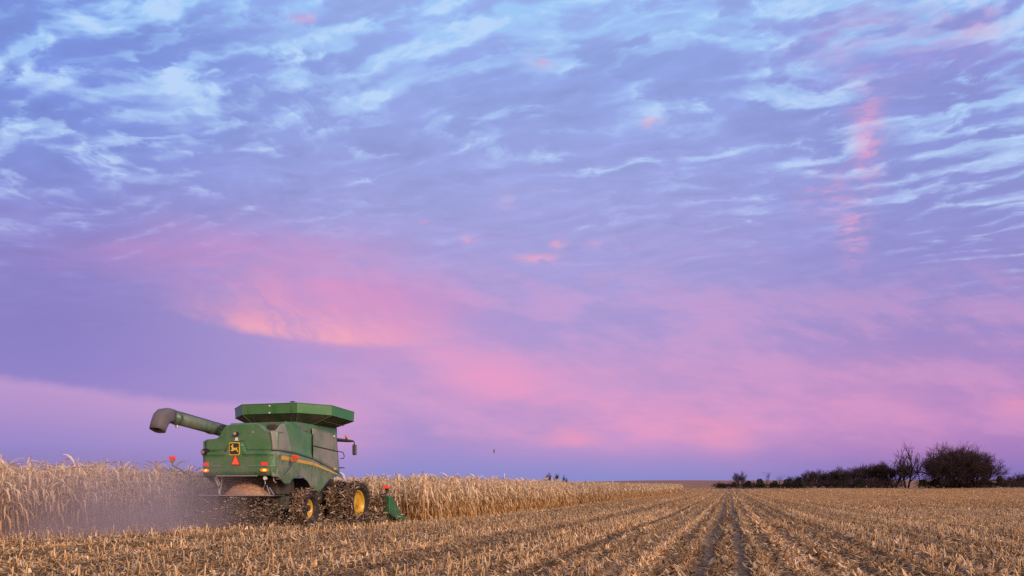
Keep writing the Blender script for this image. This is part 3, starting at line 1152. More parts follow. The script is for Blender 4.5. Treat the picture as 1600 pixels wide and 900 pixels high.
def flank(sg, name_mat):
    def f4(a, b):
        y = -2.22 + (.60 + 2.22) * a
        z = zb(y) + (zg(y) - zb(y)) * b
        return (sg * x_side(y, z), y, z)
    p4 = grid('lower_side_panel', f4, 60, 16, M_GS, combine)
    def f5(a, b):
        y0 = .625
        y = y0 + (3.25 - y0) * a
        z = zb(y) + (zg(y) - zb(y)) * b
        return (sg * x_side(y, z), y, z)
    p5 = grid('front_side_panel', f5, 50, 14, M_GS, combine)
    if sg < 0: return None, p5
    def f1(a, b):
        y = -2.22 + (-.98 - .40 * b + 2.22) * a
        zt = ip(y, [-2.22, -2.02, -1.86, -1.72, -1.3], [3.84, 3.87, 4.00, 4.13, 4.23])
        z = zg(y) + .05 + (zt - zg(y) - .05) * b
        return (sg * (1.685 - max(0, -1.95 - y) ** 2 * 1.6 - .10 * b * b), y, z)
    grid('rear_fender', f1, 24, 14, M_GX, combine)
    def f2(a, b):
        y = (-.93 - .40 * b) + (.64 + .93 + .40 * b) * a
        zt = ip(y, [-1.35, -1.0, -.5, .1, .65], [4.30, 4.27, 4.14, 3.98, 3.90])
        z = zg(y) + .05 + (zt - zg(y) - .05) * b
        return (sg * (1.68 - .05 * sst(b, 0, .25) - .06 * (1 - sst(a, 0, .12))), y, z)
    grid('tank_side_shield', f2, 30, 12, M_GR, combine)
    def f3(a, b):
        y = .67 + (2.98 - .20 * b - .67) * a
        zt = ip(y, [.67, 2.8], [4.17, 4.05])
        z = zg(y) + .05 + (zt - zg(y) - .05) * b
        return (sg * (1.69 - .05 * b), y, z)
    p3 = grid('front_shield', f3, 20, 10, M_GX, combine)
    b_ = MB()
    b_.tube([(sg * (x_side(y, zb(y)) + .012), y, zb(y)) for y in np.linspace(-1.2, .55, 24)], .026, 6)
    b_.build('arch_lip', M_AUG, p4)
    b_ = MB()
    b_.tube([(sg * (x_side(y, zb(y)) + .012), y, zb(y)) for y in np.linspace(1.15, 3.2, 24)], .022, 6)
    b_.build('arch_lip', M_AUG, p5)
    b_ = MB()
    b_.tube([(sg * (x_side(.613, z) - .002), .613, z) for z in np.linspace(1.60, 2.74, 10)], .014, 5)
    b_.tube([(sg * 1.70, .655, z) for z in np.linspace(2.86, 3.9, 6)], .014, 5)
    b_.build('seam', M_BLK, p5)
    # tapering stripe
    b_ = MB()
    N = 40
    up = lambda y: ip(y, [-1.85, .65, 2.62], [2.885, 2.675, 2.225])
    lo = lambda y: ip(y, [-1.85, .65, 2.62], [2.735, 2.560, 2.200])
    for y0, y1, pp in ((-1.85, .595, p4), (.63, 2.62, p5)):
        b_ = MB()
        ys_ = np.linspace(y0, y1, N)
        vs_ = [(sg * (x_side(y, q(y)) + .024), y, q(y)) for q in (lo, up) for y in ys_]
        b_.add(vs_, [(i, i + 1, i + 1 + N, i + N) for i in range(N - 1)])
        b_.build('yellow_stripe', M_STRIPE, pp)
    # black tube painting the groove's shade under the upper panels
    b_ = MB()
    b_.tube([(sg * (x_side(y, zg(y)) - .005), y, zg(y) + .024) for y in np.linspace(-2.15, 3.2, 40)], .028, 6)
    b_.build('crease_shade', M_BLK, combine)
    return p3, p5

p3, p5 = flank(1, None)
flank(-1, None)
b = MB()
b.box((1.712, 2.55, 2.46), (.012, .22, .085))
b.build('badge', M_STRIPE, p3)
b = MB()
b.tube([(1.705, .70, 3.40), (1.705, 2.9, 3.26), (1.72, 3.05, 3.24)], .02, 6)
b.tube([(1.72, 3.03, 3.25), (1.72, 3.26, 3.24), (1.72, 3.40, 3.06), (1.72, 3.34, 2.96), (1.72, 3.04, 2.93)], .022, 6)
b.build('handrail', M_BLK, combine)
b = MB()
b.box((1.60, 3.20, 2.52), (.30, .36, .04))
b.build('step', M_BLK, combine)
b = MB()
b.tube([(1.66, 2.52, 3.93), (1.70, 2.52, 3.93)], .045, 10)
b.build('side_marker', M_WHITE, p3)

# --- engine deck bits showing in the notch of the hood
b = MB()
b.box((1.30, -1.65, 3.95), (.34, .4, .30))
b.tube([(1.12, -1.8, 3.8), (1.12, -1.7, 4.12), (1.25, -1.5, 4.15)], .05, 8)
b.box((1.02, -1.55, 4.0), (.16, .3, .22))
b.build('engine', M_DARK, combine, bevel=.02)
b = MB()
b.tube([(1.45, .0, 4.12), (1.62, -.05, 4.10)], .13, 14)
b.box((1.45, .15, 4.03), (.3, .5, .05))
b.build('filter_housing', M_BOOT, combine)

# --- grain tank with flared covers
b = MB()
b.box((0, 1.25, 3.85), (3.10, 3.6, 1.0))
tank = b.build('grain_tank', M_GR, combine, bevel=.03)
def octo(hx, hc, y0, y1, yc, z, tilt=.045):
    pts = [(-hc, y0), (hc, y0), (hx, y0 + yc), (hx, y1 - yc), (hc, y1), (-hc, y1), (-hx, y1 - yc), (-hx, y0 + yc)]
    return [(x, y, z - tilt * y) for x, y in pts]
b = MB()
r0 = octo(1.42, 1.0, .45, 3.35, .5, 4.30, 0)
r1 = octo(2.40, 1.33, 0.0, 4.0, 1.0, 4.775)
r2 = octo(2.415, 1.34, -.02, 4.02, 1.0, 5.19)
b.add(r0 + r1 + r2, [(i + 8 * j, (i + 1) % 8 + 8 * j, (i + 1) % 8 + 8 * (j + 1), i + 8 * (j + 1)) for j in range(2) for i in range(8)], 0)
b.mi = [1] * 8 + [0] * 8  # sloping cover undersides get the darker green as painted shade
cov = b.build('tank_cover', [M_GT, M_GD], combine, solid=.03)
b = MB()
for q in (r1, r2):
    ring = [(x * 1.004, y if y > 2 else y - .012, z) for x, y, z in q]
    b.tube(ring + [ring[0]], .017, 6)
for i in range(8):
    b.tube([tuple(np.array(r1[i]) * 1.0 + np.array([0, -.02, -.02])), tuple(np.array(r0[i]) + np.array([0, -.03, -.0]))], .014, 5)
for k in (-.55, .45):
    pass
b.tube([(-1.15, .19, 4.58), (1.15, .19, 4.58)], .014, 5)
b.tube([(1.95, 1.05, 4.50), (1.95, 2.95, 4.42)], .014, 5)
b.build('cover_edge', M_GT, cov)
b = MB()
for x in (-.9, .9):
    b.tube([(x, .30, 4.36), (x, .02, 4.80)], .022, 5)
for y in (1.35, 2.0, 2.65):
    b.tube([(1.50, y, 4.33), (2.36, y, 4.69)], .022, 5)
b.build('cover_brace', M_GD, cov)
for x in (-1.0, .25, 1.1):
    b = MB()
    b.box((x, -.045, 4.98 + .0 * x), (.05, .03, .30))
    b.build('hinge', M_GT, cov, bevel=.008)
b = MB()
for z in (5.10, 4.80):
    b.tube([(.02, -.03, z), (.02, -.06, z)], .035, 8)
b.build('rivet', M_WHITE, cov)
b = MB()
b.tube([(.48, 1.0, 4.6), (.48, 1.0, 5.36)], .03, 8)
b.tube([(.48, 1.0, 5.19), (.48, 1.0, 5.27)], .06, 8)
b.box((.48, 1.0, 5.375), (.22, .10, .035))
b.build('antenna', M_BLK, combine, bevel=.01)

# --- unloading auger folded back along the left flank
b = MB()
A0, A1 = Vector((-1.98, 1.4, 3.84)), Vector((-2.0, -3.72, 4.38))
b.tube([A0, A1], .255, 24)
aug = b.build('unloading_auger', M_AUG, combine)
for p_ in aug.data.polygons:
    p_.use_smooth = len(p_.vertices) == 4
ad = (A1 - A0).normalized()
b = MB()
for yk in (-1.2, -1.32, -3.28, -3.36):
    c = A0 + ad * ((yk - A0.y) / ad.y)
    b.tube([c - ad * .025, c + ad * .025], .282, 24)
b.build('flange', M_AUG, aug)
b = MB()
hp = [A0 + ad * ((yk - A0.y) / ad.y) + Vector((-.02, 0, .285)) for yk in (0, -1.2, -3.3, -3.6)]
b.tube(hp, .018, 6)
b.build('hydraulic_line', M_BLK, aug)
b = MB()
c = A0 + ad * ((-3.3 - A0.y) / ad.y)
b.tube([c + Vector((0, 0, -.25)), c + Vector((0, 0, -.37))], .075, 10)
b.build('auger_light', M_STEEL, aug)
b = MB()
path = [(-2.0, -3.66, 4.375), (-2.0, -3.86, 4.395), (-2.0, -4.02, 4.36), (-2.0, -4.14, 4.26), (-2.0, -4.23, 4.11), (-2.0, -4.31, 3.94), (-2.0, -4.37, 3.78)]
rad = [(.27, .27), (.275, .275), (.275, .28), (.27, .28), (.262, .265), (.255, .25), (.245, .24)]
vs, n = [], 20
tang = [Vector(path[min(i + 1, 6)]) - Vector(path[max(i - 1, 0)]) for i in range(7)]
for p_, t, (ra, rb) in zip(path, tang, rad):
    t.normalize()
    a_ = Vector((1, 0, 0))
    bb = a_.cross(t).normalized()
    for k in range(n):
        th = 2 * math.pi * k / n
        cs, sn = math.cos(th), math.sin(th)
        cs, sn = math.copysign(abs(cs) ** .6, cs), math.copysign(abs(sn) ** .6, sn)
        vs.append(Vector(p_) + a_ * cs * ra + bb * sn * rb)
b.add(vs, [(i * n + k, i * n + (k + 1) % n, (i + 1) * n + (k + 1) % n, (i + 1) * n + k) for i in range(6) for k in range(n)])
spout = b.build('spout', M_BOOT, aug, smooth=True, solid=.03)
b = MB()
for off in (-.09, .0, .09):
    b.tube([(-1.2 + off, -1.6, 4.12), (-1.5 + off, -1.2, 4.22), (-1.62 + off, -.6, 4.05)], .022, 6)
b.build('hose', M_BLK, combine)

# --- cab, mirrors, beacon
b = MB()
b.box((0, 3.66, 3.05), (1.46, .96, 1.75))
cab = b.build('cab', M_GLASS, combine, bevel=.08)
b = MB()
b.box((0, 3.68, 4.00), (1.5, 1.0, .16))
b.build('roof', M_GR, cab, bevel=.05)
for sg in (-1, 1):
    b = MB()
    b.tube([(sg * .66, 4.1, 3.92), (sg * .80, 4.5, 3.90), (sg * 1.25, 4.72, 3.86), (sg * 1.44, 4.8, 3.85)], [.10, .09, .07, .045], 8)
    b.tube([(sg * 1.43, 4.8, 3.87), (sg * 1.50, 4.8, 3.80), (sg * 1.50, 4.8, 3.62)], .028, 8)
    arm = b.build('mirror_arm', M_BLK, combine)
    b = MB()
    b.box((sg * 1.52, 4.8, 3.43), (.22, .12, .52))
    b.build('mirror', simple('mirror housing', (.09, .085, .09), .5), combine, bevel=.07, seg=4)
b = MB()
b.tube([(1.16, 4.66, 3.86), (1.16, 4.66, 3.99)], .05, 10)
bb_ = b.build('beacon_base', M_BLK, combine)
b = MB()
b.tube([(1.16, 4.66, z) for z in (3.98, 4.02, 4.07, 4.11, 4.135)], [.065, .072, .07, .055, .025], 12)
b.build('beacon', M_AMB, bb_, smooth=True)

# --- warning lamps on bent arms
def warn(pts, name='warning_arm'):
    b = MB()
    b.tube(pts, .028, 6)
    arm = b.build(name, M_AUG, combine)
    e = Vector(pts[-1])
    b = MB()
    b.prism([(-.06, -.02), (.06, -.02), (.11, .10), (.13, .12), (-.13, .12), (-.11, .10)], 'y', e.y - .05, e.y + .05)
    b.v = [(x + e.x, y, z + e.z) for x, y, z in b.v]
    lamp = b.build('lamp', simple('orange lamp body', (.42, .13, .06), .5), arm, bevel=.01)
    b = MB()
    b.box((e.x, e.y, e.z + .185), (.26, .10, .12))
    b.build('reflector', M_RED, arm, bevel=.015)
warn([(-1.6, -2.0, 2.06), (-2.32, -2.0, 2.06), (-3.28, -2.0, 2.53), (-3.30, -2.0, 2.66)])
warn([(1.62, -2.0, 1.94), (1.88, -2.0, 1.95), (2.02, -1.55, 2.35), (2.06, -1.35, 2.62), (2.06, -1.35, 2.66)])

# --- underside: chassis, axles, chopper, tailboard
b = MB()
b.box((0, 1.6, 1.45), (1.5, 5.2, 1.15))
b.box((0, -.75, 1.68), (2.5, 1.3, .72))
b.box((0, -1.2, 1.15), (2.0, .8, .9))
b.prism([(-1.45, 2.02), (-1.2, 2.02), (-.95, 1.5), (-1.1, 1.45)], 'y', -2.0, -1.2)
b.build('chassis', M_DARK, combine, bevel=.03)
b = MB()
b.tube([(-1.9, 0, .74), (1.9, 0, .74)], .13, 10)
b.build('axle', M_DARK, combine)
b = MB()
b.tube([(-1.9, 3.85, .9), (1.9, 3.85, .9)], .22, 12)
b.build('axle', M_DARK, combine)
b = MB()
b.box((-.02, -1.85, 1.285), (3.3, .95, .035))
tbd = b.build('tailboard', M_GD, combine)
b = MB()
b.box((-.02, -2.33, 1.29), (3.42, .03, .04))
b.build('tailboard_edge', M_STEEL, tbd)
b = MB()
b.tube([(-1.25, -2.0, 2.06), (-1.05, -1.95, 1.6), (-1.02, -2.0, 1.33)], .05, 6)
b.tube([(-1.12, -2.05, 2.06), (-.98, -2.0, 1.72)], .03, 6)
b.tube([(-.85, -2.05, 2.06), (-.92, -2.0, 1.75), (-1.0, -2.0, 1.4)], .025, 6)
b.tube([(1.12, -2.05, 2.05), (1.15, -2.05, 1.75), (1.05, -2.05, 1.55)], .022, 6)
b.tube([(1.42, -1.9, 2.03), (1.45, -1.9, 1.86), (1.55, -1.9, 1.80)], .03, 6)
b.tube([(1.38, -2.1, 1.60), (1.68, -2.25, 1.30)], .022, 6)
b.tube([(1.25, -2.1, 1.68), (1.50, -2.25, 1.33)], .022, 6)
b.build('support_rod', M_STEEL, combine)
b = MB()
b.tube([(1.22, -2.12, 1.98), (1.22, -2.2, 1.98)], .075, 12)
b.build('hitch_lamp', M_WHITE, combine)
for sg in (-1, 1):
    b = MB()
    b.lathe_x([(-.02, .02), (0, .32), (.03, .34), (.06, .02)], 20)
    b.v = [(y + sg * .62, z - 1.5, x + .92) for x, y, z in b.v]
    b.box((sg * .62, -1.5, 1.12), (.12, .12, .4))
    b.build('spreader_disc', M_GD, combine)
# curved chopper housing at lower right of the tail
b = MB()
b.prism([(1.0, 1.25), (1.55, 1.25), (1.5, .75), (1.2, .55), (.9, .7)], 'y', -1.5, -.9)
b.build('chopper_housing', M_GD, combine, bevel=.04)
b = MB()
b.prism([(-1.5, 1.25), (-1.0, 1.25), (-.9, .7), (-1.2, .55), (-1.5, .75)], 'y', -1.5, -.9)
b.build('chopper_housing', M_GD, combine, bevel=.04)

# --- wheels
def straw_bits(b, surf, n, rnd, lo=.10, hi=.30, mi0=1):
    for _ in range(n):
        p_, nrm, tan = surf(rnd)
        L = rnd.uniform(lo, hi)
        wd = rnd.choice((.03, .045, .06, .085))
        a = rnd.uniform(0, 6.28)
        bi = nrm.cross(tan).normalized()
        d = tan * math.cos(a) + bi * math.sin(a)
        s_ = nrm.cross(d)
        e = p_ + d * L + nrm * rnd.uniform(-.02, .15)
        m_ = (p_ + e) / 2 + nrm * rnd.uniform(0, .05)
        s2 = s_ * math.cos(.7) + nrm * math.sin(.7) * rnd.uniform(-1, 1)
        b.add([p_ - s_ * wd / 2, p_ + s_ * wd / 2, m_ + s2 * wd / 2, m_ - s2 * wd / 2, e + s_ * wd * .2, e - s_ * wd * .2], [(0, 1, 2, 3), (3, 2, 4, 5)],
              mi0 + rnd.choice((0, 0, 0, 0, 1, 1, 1, 2, 2, 3)))

def tyre(cx, cy, cz, Rr, wd, rim_r, nl, seed, side, bits, steer=0.0):
    rnd = random.Random(seed)
    b = MB()
    h = wd / 2
    prof = [(-h * .36, rim_r), (-h * .98, rim_r + (Rr - rim_r) * .35), (-h, rim_r + (Rr - rim_r) * .62), (-h * .90, Rr - .075), (-h * .55, Rr - .05), (0, Rr - .04),
            (h * .55, Rr - .05), (h * .90, Rr - .075), (h, rim_r + (Rr - rim_r) * .62), (h * .98, rim_r + (Rr - rim_r) * .35), (h * .36, rim_r)]
    b.lathe_x(prof, 56)
    for sg in (-1, 1):
        for k in range(nl):
            t0 = 2 * math.pi * (k + (.5 if sg > 0 else 0)) / nl
            vs_, N = [], 5
            for q in range(N):
                f = q / (N - 1)
                x = sg * h * (.02 + 1.0 * f)
                t = t0 + .26 * f
                rr = Rr - .06 - .05 * f * f
                top = Rr - .035 * f * f
                dt = .030 / Rr * 1.4
                for (r_, e_) in ((rr - .02, -dt * 1.3), (top, -dt), (top, dt), (rr - .02, dt * 1.3)):
                    vs_.append((x, r_ * math.cos(t + e_), r_ * math.sin(t + e_)))
            fs_ = [(q * 4 + j, q * 4 + j + 1, q * 4 + j + 5, q * 4 + j + 4) for q in range(N - 1) for j in range(3)]
            fs_ += [(0, 1, 2, 3), (N * 4 - 4, N * 4 - 3, N * 4 - 2, N * 4 - 1)]
            b.add(vs_, fs_)
    def surf(rn):
        t = rn.uniform(0, 2 * math.pi)
        x = rn.uniform(-h, h) * .97
        r_ = Rr - rn.uniform(0, .07)
        nr = Vector((0, math.cos(t), math.sin(t)))
        return Vector((x, r_ * nr.y, r_ * nr.z)), nr, Vector((1, 0, 0))
    straw_bits(b, surf, bits, rnd)
    rot = Matrix.Rotation(steer, 4, 'Z')
    o = b.build('tyre', [M_TYRE] + STRAWS, combine)
    o.location = (cx, cy, cz)
    o.rotation_euler = (0, 0, steer)
    b = MB()
    s_ = side
    f = [(s_ * h * .44, rim_r + .03), (s_ * h * .50, rim_r + .015), (s_ * h * .44, rim_r - .03), (s_ * h * .20, rim_r - .06), (s_ * h * .04, rim_r - .10), (-s_ * h * .08, rim_r * .62), (-s_ * h * .04, rim_r * .35), (s_ * h * .14, rim_r * .30), (s_ * h * .16, .01)]
    b.lathe_x(f, 40)
    f = [(s_ * h * .27, rim_r - .055), (s_ * h * .25, rim_r - .035), (s_ * h * .20, rim_r - .055)]
    b.lathe_x(f, 40)
    rm = b.build('rim', M_YEL, o, smooth=True)
    b = MB()
    for k in range(8):
        t = 2 * math.pi * k / 8
        c_ = (rim_r * .44 * math.cos(t), rim_r * .44 * math.sin(t))
        x0 = s_ * h * -.02
        b.tube([(x0, *c_), (x0 + s_ * .05, *c_)], .022, 6)
    b.lathe_x([(s_ * h * .15, .012), (s_ * h * .18, .11), (s_ * h * .28, .10), (s_ * h * .30, .005)], 20)
    b.build('hub', M_YEL, o)
    return o

for sg in (1, -1):
    tyre(sg * 1.74, 0.0, .71, .79, .58, .37, 20, 3 + sg, sg, 900 if sg > 0 else 80, .10)
    tyre(sg * 2.08, 3.85, .86, .99, .58, .60, 22, 7 + sg, sg, 1200 if sg > 0 else 80)
    tyre(sg * 1.32, 3.85, .86, .99, .52, .56, 22, 13 + sg, sg, 900 if sg > 0 else 60)

# --- corn head
b = MB()
b.prism([(4.2, 1.9), (4.2, 1.25), (5.0, .45), (5.0, 1.15)], 'x', -.7, .7)
b.build('feeder_house', M_DARK, combine, bevel=.03)
b = MB()
b.box((0, 4.98, .72), (6.3, .10, .92))
b.box((0, 4.93, 1.16), (6.3, .16, .10))
b.box((0, 4.88, .40), (6.3, .22, .16))
rnd = random.Random(44)
straw_bits(b, lambda rn: (Vector((rn.uniform(1.8, 3.15), 4.85 - rn.uniform(0, .25), rn.uniform(.1, 1.15))), Vector((0, -1, 0)), Vector((1, 0, 0))), 420, rnd, .08, .3)
head = b.build('corn_head', [M_GD] + STRAWS, combine)
for sg in (-1, 1):
    prof = [(4.92, 1.20), (5.06, 1.235), (5.22, 1.20), (5.49, 1.04), (5.80, .80), (6.08, .55), (6.40, .32), (6.78, .12), (7.15, -.01), (7.50, -.13), (7.30, -.16), (6.95, -.10), (6.70, .00),
            (6.30, -.04), (5.95, -.02), (5.45, .16), (4.95, .32)]
    b = MB()
    b.prism(prof, 'x', sg * 3.02, sg * 3.30)
    dv = b.build('end_divider', M_HDR, combine, bevel=.07, seg=3)
    b = MB()
    b.prism([(5.0, .62), (5.35, .60), (5.85, .42), (6.35, .18), (6.70, .03), (6.30, -.03), (5.95, -.01), (5.45, .17), (5.0, .33)], 'x', sg * 3.29, sg * 3.335)
    b.build('lower_shield', M_HDR, dv, bevel=.015)
for k in range(7):
    x = -2.28 + .76 * k
    b = MB()
    ring = lambda y, z0, hw, hh: [(x - hw, y, z0), (x - hw * .7, y, z0 + hh * .8), (x, y, z0 + hh), (x + hw * .7, y, z0 + hh * .8), (x + hw, y, z0)]
    vs = ring(5.1, .2, .28, .55) + ring(6.0, .1, .24, .38) + ring(6.9, -.02, .14, .22) + ring(7.5, -.12, .02, .05)
    b.add(vs, [(i + 5 * j, i + 5 * j + 1, i + 5 * j + 6, i + 5 * j + 5) for j in range(3) for i in range(4)])
    b.build('snout', M_GT, combine, smooth=True)
b = MB()
b.tube([(2.62, 4.93, 1.20), (2.78, 4.93, 1.27), (3.02, 4.93, 1.29), (3.14, 4.9, 1.36), (3.17, 4.88, 1.44)], .028, 6)
ha = b.build('header_lamp_arm', M_BLK, combine)
b = MB()
b.prism([(-.05, 0), (.06, 0), (.12, .20), (-.12, .20)], 'y', 4.83, 4.93)
b.v = [(p_[0] + 3.18, p_[1], p_[2] + 1.40) for p_ in b.v]
hl = b.build('header_lamp', M_GD, combine, bevel=.01)
b = MB()
b.box((3.18, 4.80, 1.63), (.25, .13, .13))
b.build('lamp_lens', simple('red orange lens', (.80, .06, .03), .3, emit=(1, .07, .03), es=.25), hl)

# ------------------------------------------------------------------ chopped residue on the tailboard, flying chaff, dust
M_CHAFF = plant_mat('chopped corn residue', transl=.08)
def to_world(lx, ly):
    return mx + lx * CA + ly * SA, my - lx * SA + ly * CA

n = 2600
th = RNG.uniform(0, 2 * math.pi, n)
rr = np.sqrt(RNG.random(n))
lx, ly = .16 + 1.0 * rr * np.cos(th), -1.86 + .42 * rr * np.sin(th)
lz = 1.31 + .50 * (1 - rr ** 2.2) * RNG.uniform(.80, 1.02, n)
wx, wy = to_world(lx, ly)
CH = []   # shapes of the chopped husks
for i in range(24):
    v, f, c = husk_var(np.random.default_rng(700 + i))
    v = v.copy(); v[:, 2] -= .2
    CH.append((v, f, c * np.array([1.0, .80, .68]) * .95))
core = MB()
k1, k2 = 28, 8
vs = []
for j in range(k2 + 1):
    rj = j / k2
    for i in range(k1):
        t = 2 * math.pi * i / k1
        vs.append((*to_world(.16 + 1.03 * rj * math.cos(t), -1.86 + .44 * rj * math.sin(t)), 1.305 + .46 * (1 - rj ** 2.2)))
fs = [(j * k1 + i, j * k1 + (i + 1) % k1, (j + 1) * k1 + (i + 1) % k1, (j + 1) * k1 + i) for j in range(k2) for i in range(k1)]
heap = core.add(vs, fs).build('residue_heap', simple('residue heap', (.40, .25, .155), .95))
tag(heap, 'heap of chopped tan husks piled on the tailboard of the combine', 'chaff', kind='stuff')
hl_ = scatter('residue_husks', CH, np.stack([wx, wy, lz], 1), RNG.uniform(0, 6.28, n), RNG.uniform(.06, .17, n), M_CHAFF)
hl_.parent = heap

n = 10000
n0 = n * 3 // 4
lx = np.concatenate([RNG.normal(.35, .80, n0), -RNG.random(n - n0) ** 1.5 * 4.0 + 1.6])
ly = np.concatenate([RNG.normal(-1.9, .50, n0), -1.2 - RNG.random(n - n0) ** 1.5 * 3.2])
lz = RNG.random(n) ** 1.5 * np.where(np.arange(n) < n0, 1.22, .8) + .02
wx, wy = to_world(lx, ly)
V = []
tum = []
for i in range(30):
    rg = np.random.default_rng(800 + i)
    v, f, c = husk_var(rg)
    a, b_ = rg.uniform(-1.4, 1.4, 2)
    Rm = np.array(Matrix.Rotation(a, 3, 'X') @ Matrix.Rotation(b_, 3, 'Y'))
    tum.append(((v - [0, 0, .2]) @ Rm.T, f, (c * .45 + c.mean(1, keepdims=True) * np.array([.60, .53, .50])) * rg.choice([.10, .14, .20, .30, .5, .95])))
tag(scatter('flying_chaff', tum, np.stack([wx, wy, lz], 1), RNG.uniform(0, 6.28, n), RNG.uniform(.03, .15, n) ** 1.0, M_CHAFF),
    'chopped corn chaff flying low behind the combine', 'chaff', kind='stuff')
# trampled residue around the wheels and behind the header
n = 6500
lx = np.concatenate([RNG.uniform(.7, 3.4, n // 2), RNG.uniform(-2.0, 3.2, n - n // 2)])
ly = np.concatenate([RNG.uniform(2.6, 6.3, n // 2), RNG.uniform(-2.5, 5.0, n - n // 2)])
lz = RNG.random(n) ** 2.0 * np.where(np.arange(n) < n // 2, .62, .42) - .12
wx, wy = to_world(lx, ly)
tag(scatter('trampled_residue', tum, np.stack([wx, wy, lz], 1), RNG.uniform(0, 6.28, n), RNG.uniform(.08, .30, n), M_CHAFF),
    'brown crushed stalks and husks heaped round the combine wheels and header', 'chaff', kind='stuff')

# dust hanging behind the machine
dm = bpy.data.materials.new('dust')
dm.use_nodes = True
X.T = dm.node_tree
X.T.nodes.clear()
tcn = X.T.nodes.new('ShaderNodeTexCoord')
O = X(tcn.outputs['Object'])
sp = X.T.nodes.new('ShaderNodeSeparateXYZ')
X.T.links.new(O.v, sp.inputs[0])
ox, oy, oz = (X(q) for q in sp.outputs)
nz = noise(O, .55, 3, .55)
# object frame: machine frame; plume drifts back and to the left, thin near its edges
body = xexp(xmax(oz - .1, 0.0) * -.80) * smooth(oy * -1.0, .6, 2.6) * (1.0 - smooth(oy * -1.0, 6.5, 12.5)) * (1.0 - smooth(ox, -.6, 1.7)) * smooth(ox, -10.5, -6.0) * (1.0 - smooth(oz, 1.6, 3.3))
dens = body * (.25 + .75 * smooth(nz, .28, .66))
pv = X.T.nodes.new('ShaderNodeVolumePrincipled')
pv.inputs['Color'].default_value = (.80, .66, .66, 1)
pv.inputs['Anisotropy'].default_value = .2
X.put(pv.inputs['Density'], dens * .62)
out = X.T.nodes.new('ShaderNodeOutputMaterial')
X.T.links.new(pv.outputs[0], out.inputs['Volume'])
b = MB()
rnd = random.Random(3)
b.prism([(-1.0, -.12), (-1.0, 2.2), (-3.2, 3.0), (-8.0, 3.2), (-12.6, 2.4), (-12.6, -.12)], 'x', -10.6, 1.8)
du = b.build('dust_cloud', dm)
du.location = (mx, my, 0)
du.rotation_euler = (0, 0, -ROW_ANG)
tag(du, 'pale dust blown out behind the combine over the stubble', 'dust', kind='stuff')

# a dark sliver floating above the far corn
b = MB()
b.add([(-.03, 0, 0), (.035, .01, .06), (.05, .02, .20), (.01, .0, .40), (-.045, .01, .24)], [(0, 1, 2), (0, 2, 4), (4, 2, 3)])
lf = b.build('leaf_sliver', simple('brown leaf', (.10, .05, .04), .9), solid=.01)
lf.location = (-28 / 1200 * 55 , 55, EYE + 53 / 1200 * 55)
tag(lf, 'tiny dark brown sliver adrift in the sky above the standing corn', 'leaf')
# ------------------------------------------------------------------ bare trees along the far edge of the field
M_BARK = plant_mat('bark', transl=0.0)
M_TWIG = plant_mat('bare twigs', transl=.05)
M_NEEDLE = plant_mat('dark evergreen foliage', transl=.05)
BARKC, TWIGC = (.034, .026, .028), (.056, .036, .038)


def tube3(q, p0, p1, r0_, r1_, c, n=3):
    k = len(q.v)
    d = p1 - p0
    ref = np.array([0, 0, 1.0]) if abs(d[2]) < .9 * np.linalg.norm(d) else np.array([1.0, 0, 0])
    a = np.cross(d, ref); a /= np.linalg.norm(a) + 1e-9
    b = np.cross(d, a); b /= np.linalg.norm(b) + 1e-9
    for p_, r_ in ((p0, r0_), (p1, r1_)):
        for j in range(n):
            t = 2 * math.pi * j / n
            q.v.append(p_ + (a * math.cos(t) + b * math.sin(t)) * r_)
            q.c.append(c)
    for j in range(n):
        q.f.append((k + j, k + (j + 1) % n, k + n + (j + 1) % n, k + n + j))


def grow(rng, trunk, crown, p, d, L, r, depth, maxd, kids, spread, up, thin):
    nseg = 3 if depth < 2 else 2
    d = d / np.linalg.norm(d)
    tgt = trunk if depth < 2 else crown
    pts = [p]
    for i in range(nseg):
        d = d + rng.normal(0, .13 + .05 * depth, 3) + np.array([0, 0, up])
        d /= np.linalg.norm(d)
        q = p + d * L / nseg
        f0, f1 = i / nseg, (i + 1) / nseg
        tube3(tgt, p, q, max(thin, r * (1 - .45 * f0)), max(thin * .8, r * (1 - .45 * f1)), BARKC if depth < 3 else TWIGC, 5 if depth < 2 else 3)
        p = q
        pts.append(p)
    if depth >= maxd: return
    for i in range(kids[depth]):
        f = .35 + .65 * (i + rng.uniform(0, .9)) / kids[depth]
        f = min(f, 1.0)
        k = min(int(f * nseg), nseg - 1)
        b = pts[k] + (pts[k + 1] - pts[k]) * (f * nseg - k)
        t = rng.normal(0, 1, 3)
        side = t - d * np.dot(t, d)
        side /= np.linalg.norm(side) + 1e-9
        nd = d * math.cos(spread) + side * math.sin(spread) * rng.uniform(.6, 1.25)
        grow(rng, trunk, crown, b, nd, L * rng.uniform(.55, .82), r * .58, depth + 1, maxd, kids, spread, up, thin)


def make_tree(seed, stems, kids, spread, up, L0, thin, r0_, splay):
    rng = np.random.default_rng(seed)
    tr, cr = QB(), QB()
    for s_ in range(stems):
        a = 2 * math.pi * (s_ + rng.uniform(-.3, .3)) / stems
        o_ = np.array([math.cos(a), math.sin(a), 0]) * (.03 if stems > 1 else 0)
        d = np.array([math.cos(a) * splay, math.sin(a) * splay, 1.0]) if stems > 1 else np.array([rng.normal(0, .06), rng.normal(0, .06), 1])
        grow(rng, tr, cr, o_ - np.array([0, 0, .03]), d, L0, r0_, 0, len(kids), kids, spread, up, thin)
    (tv, tf, tcol), (cv, cf, ccol) = tr.arrays(), cr.arrays()
    zmax = np.percentile(cv[:, 2], 99.7)
    return [(tv / zmax, tf, tcol), (cv / zmax, cf, ccol)]


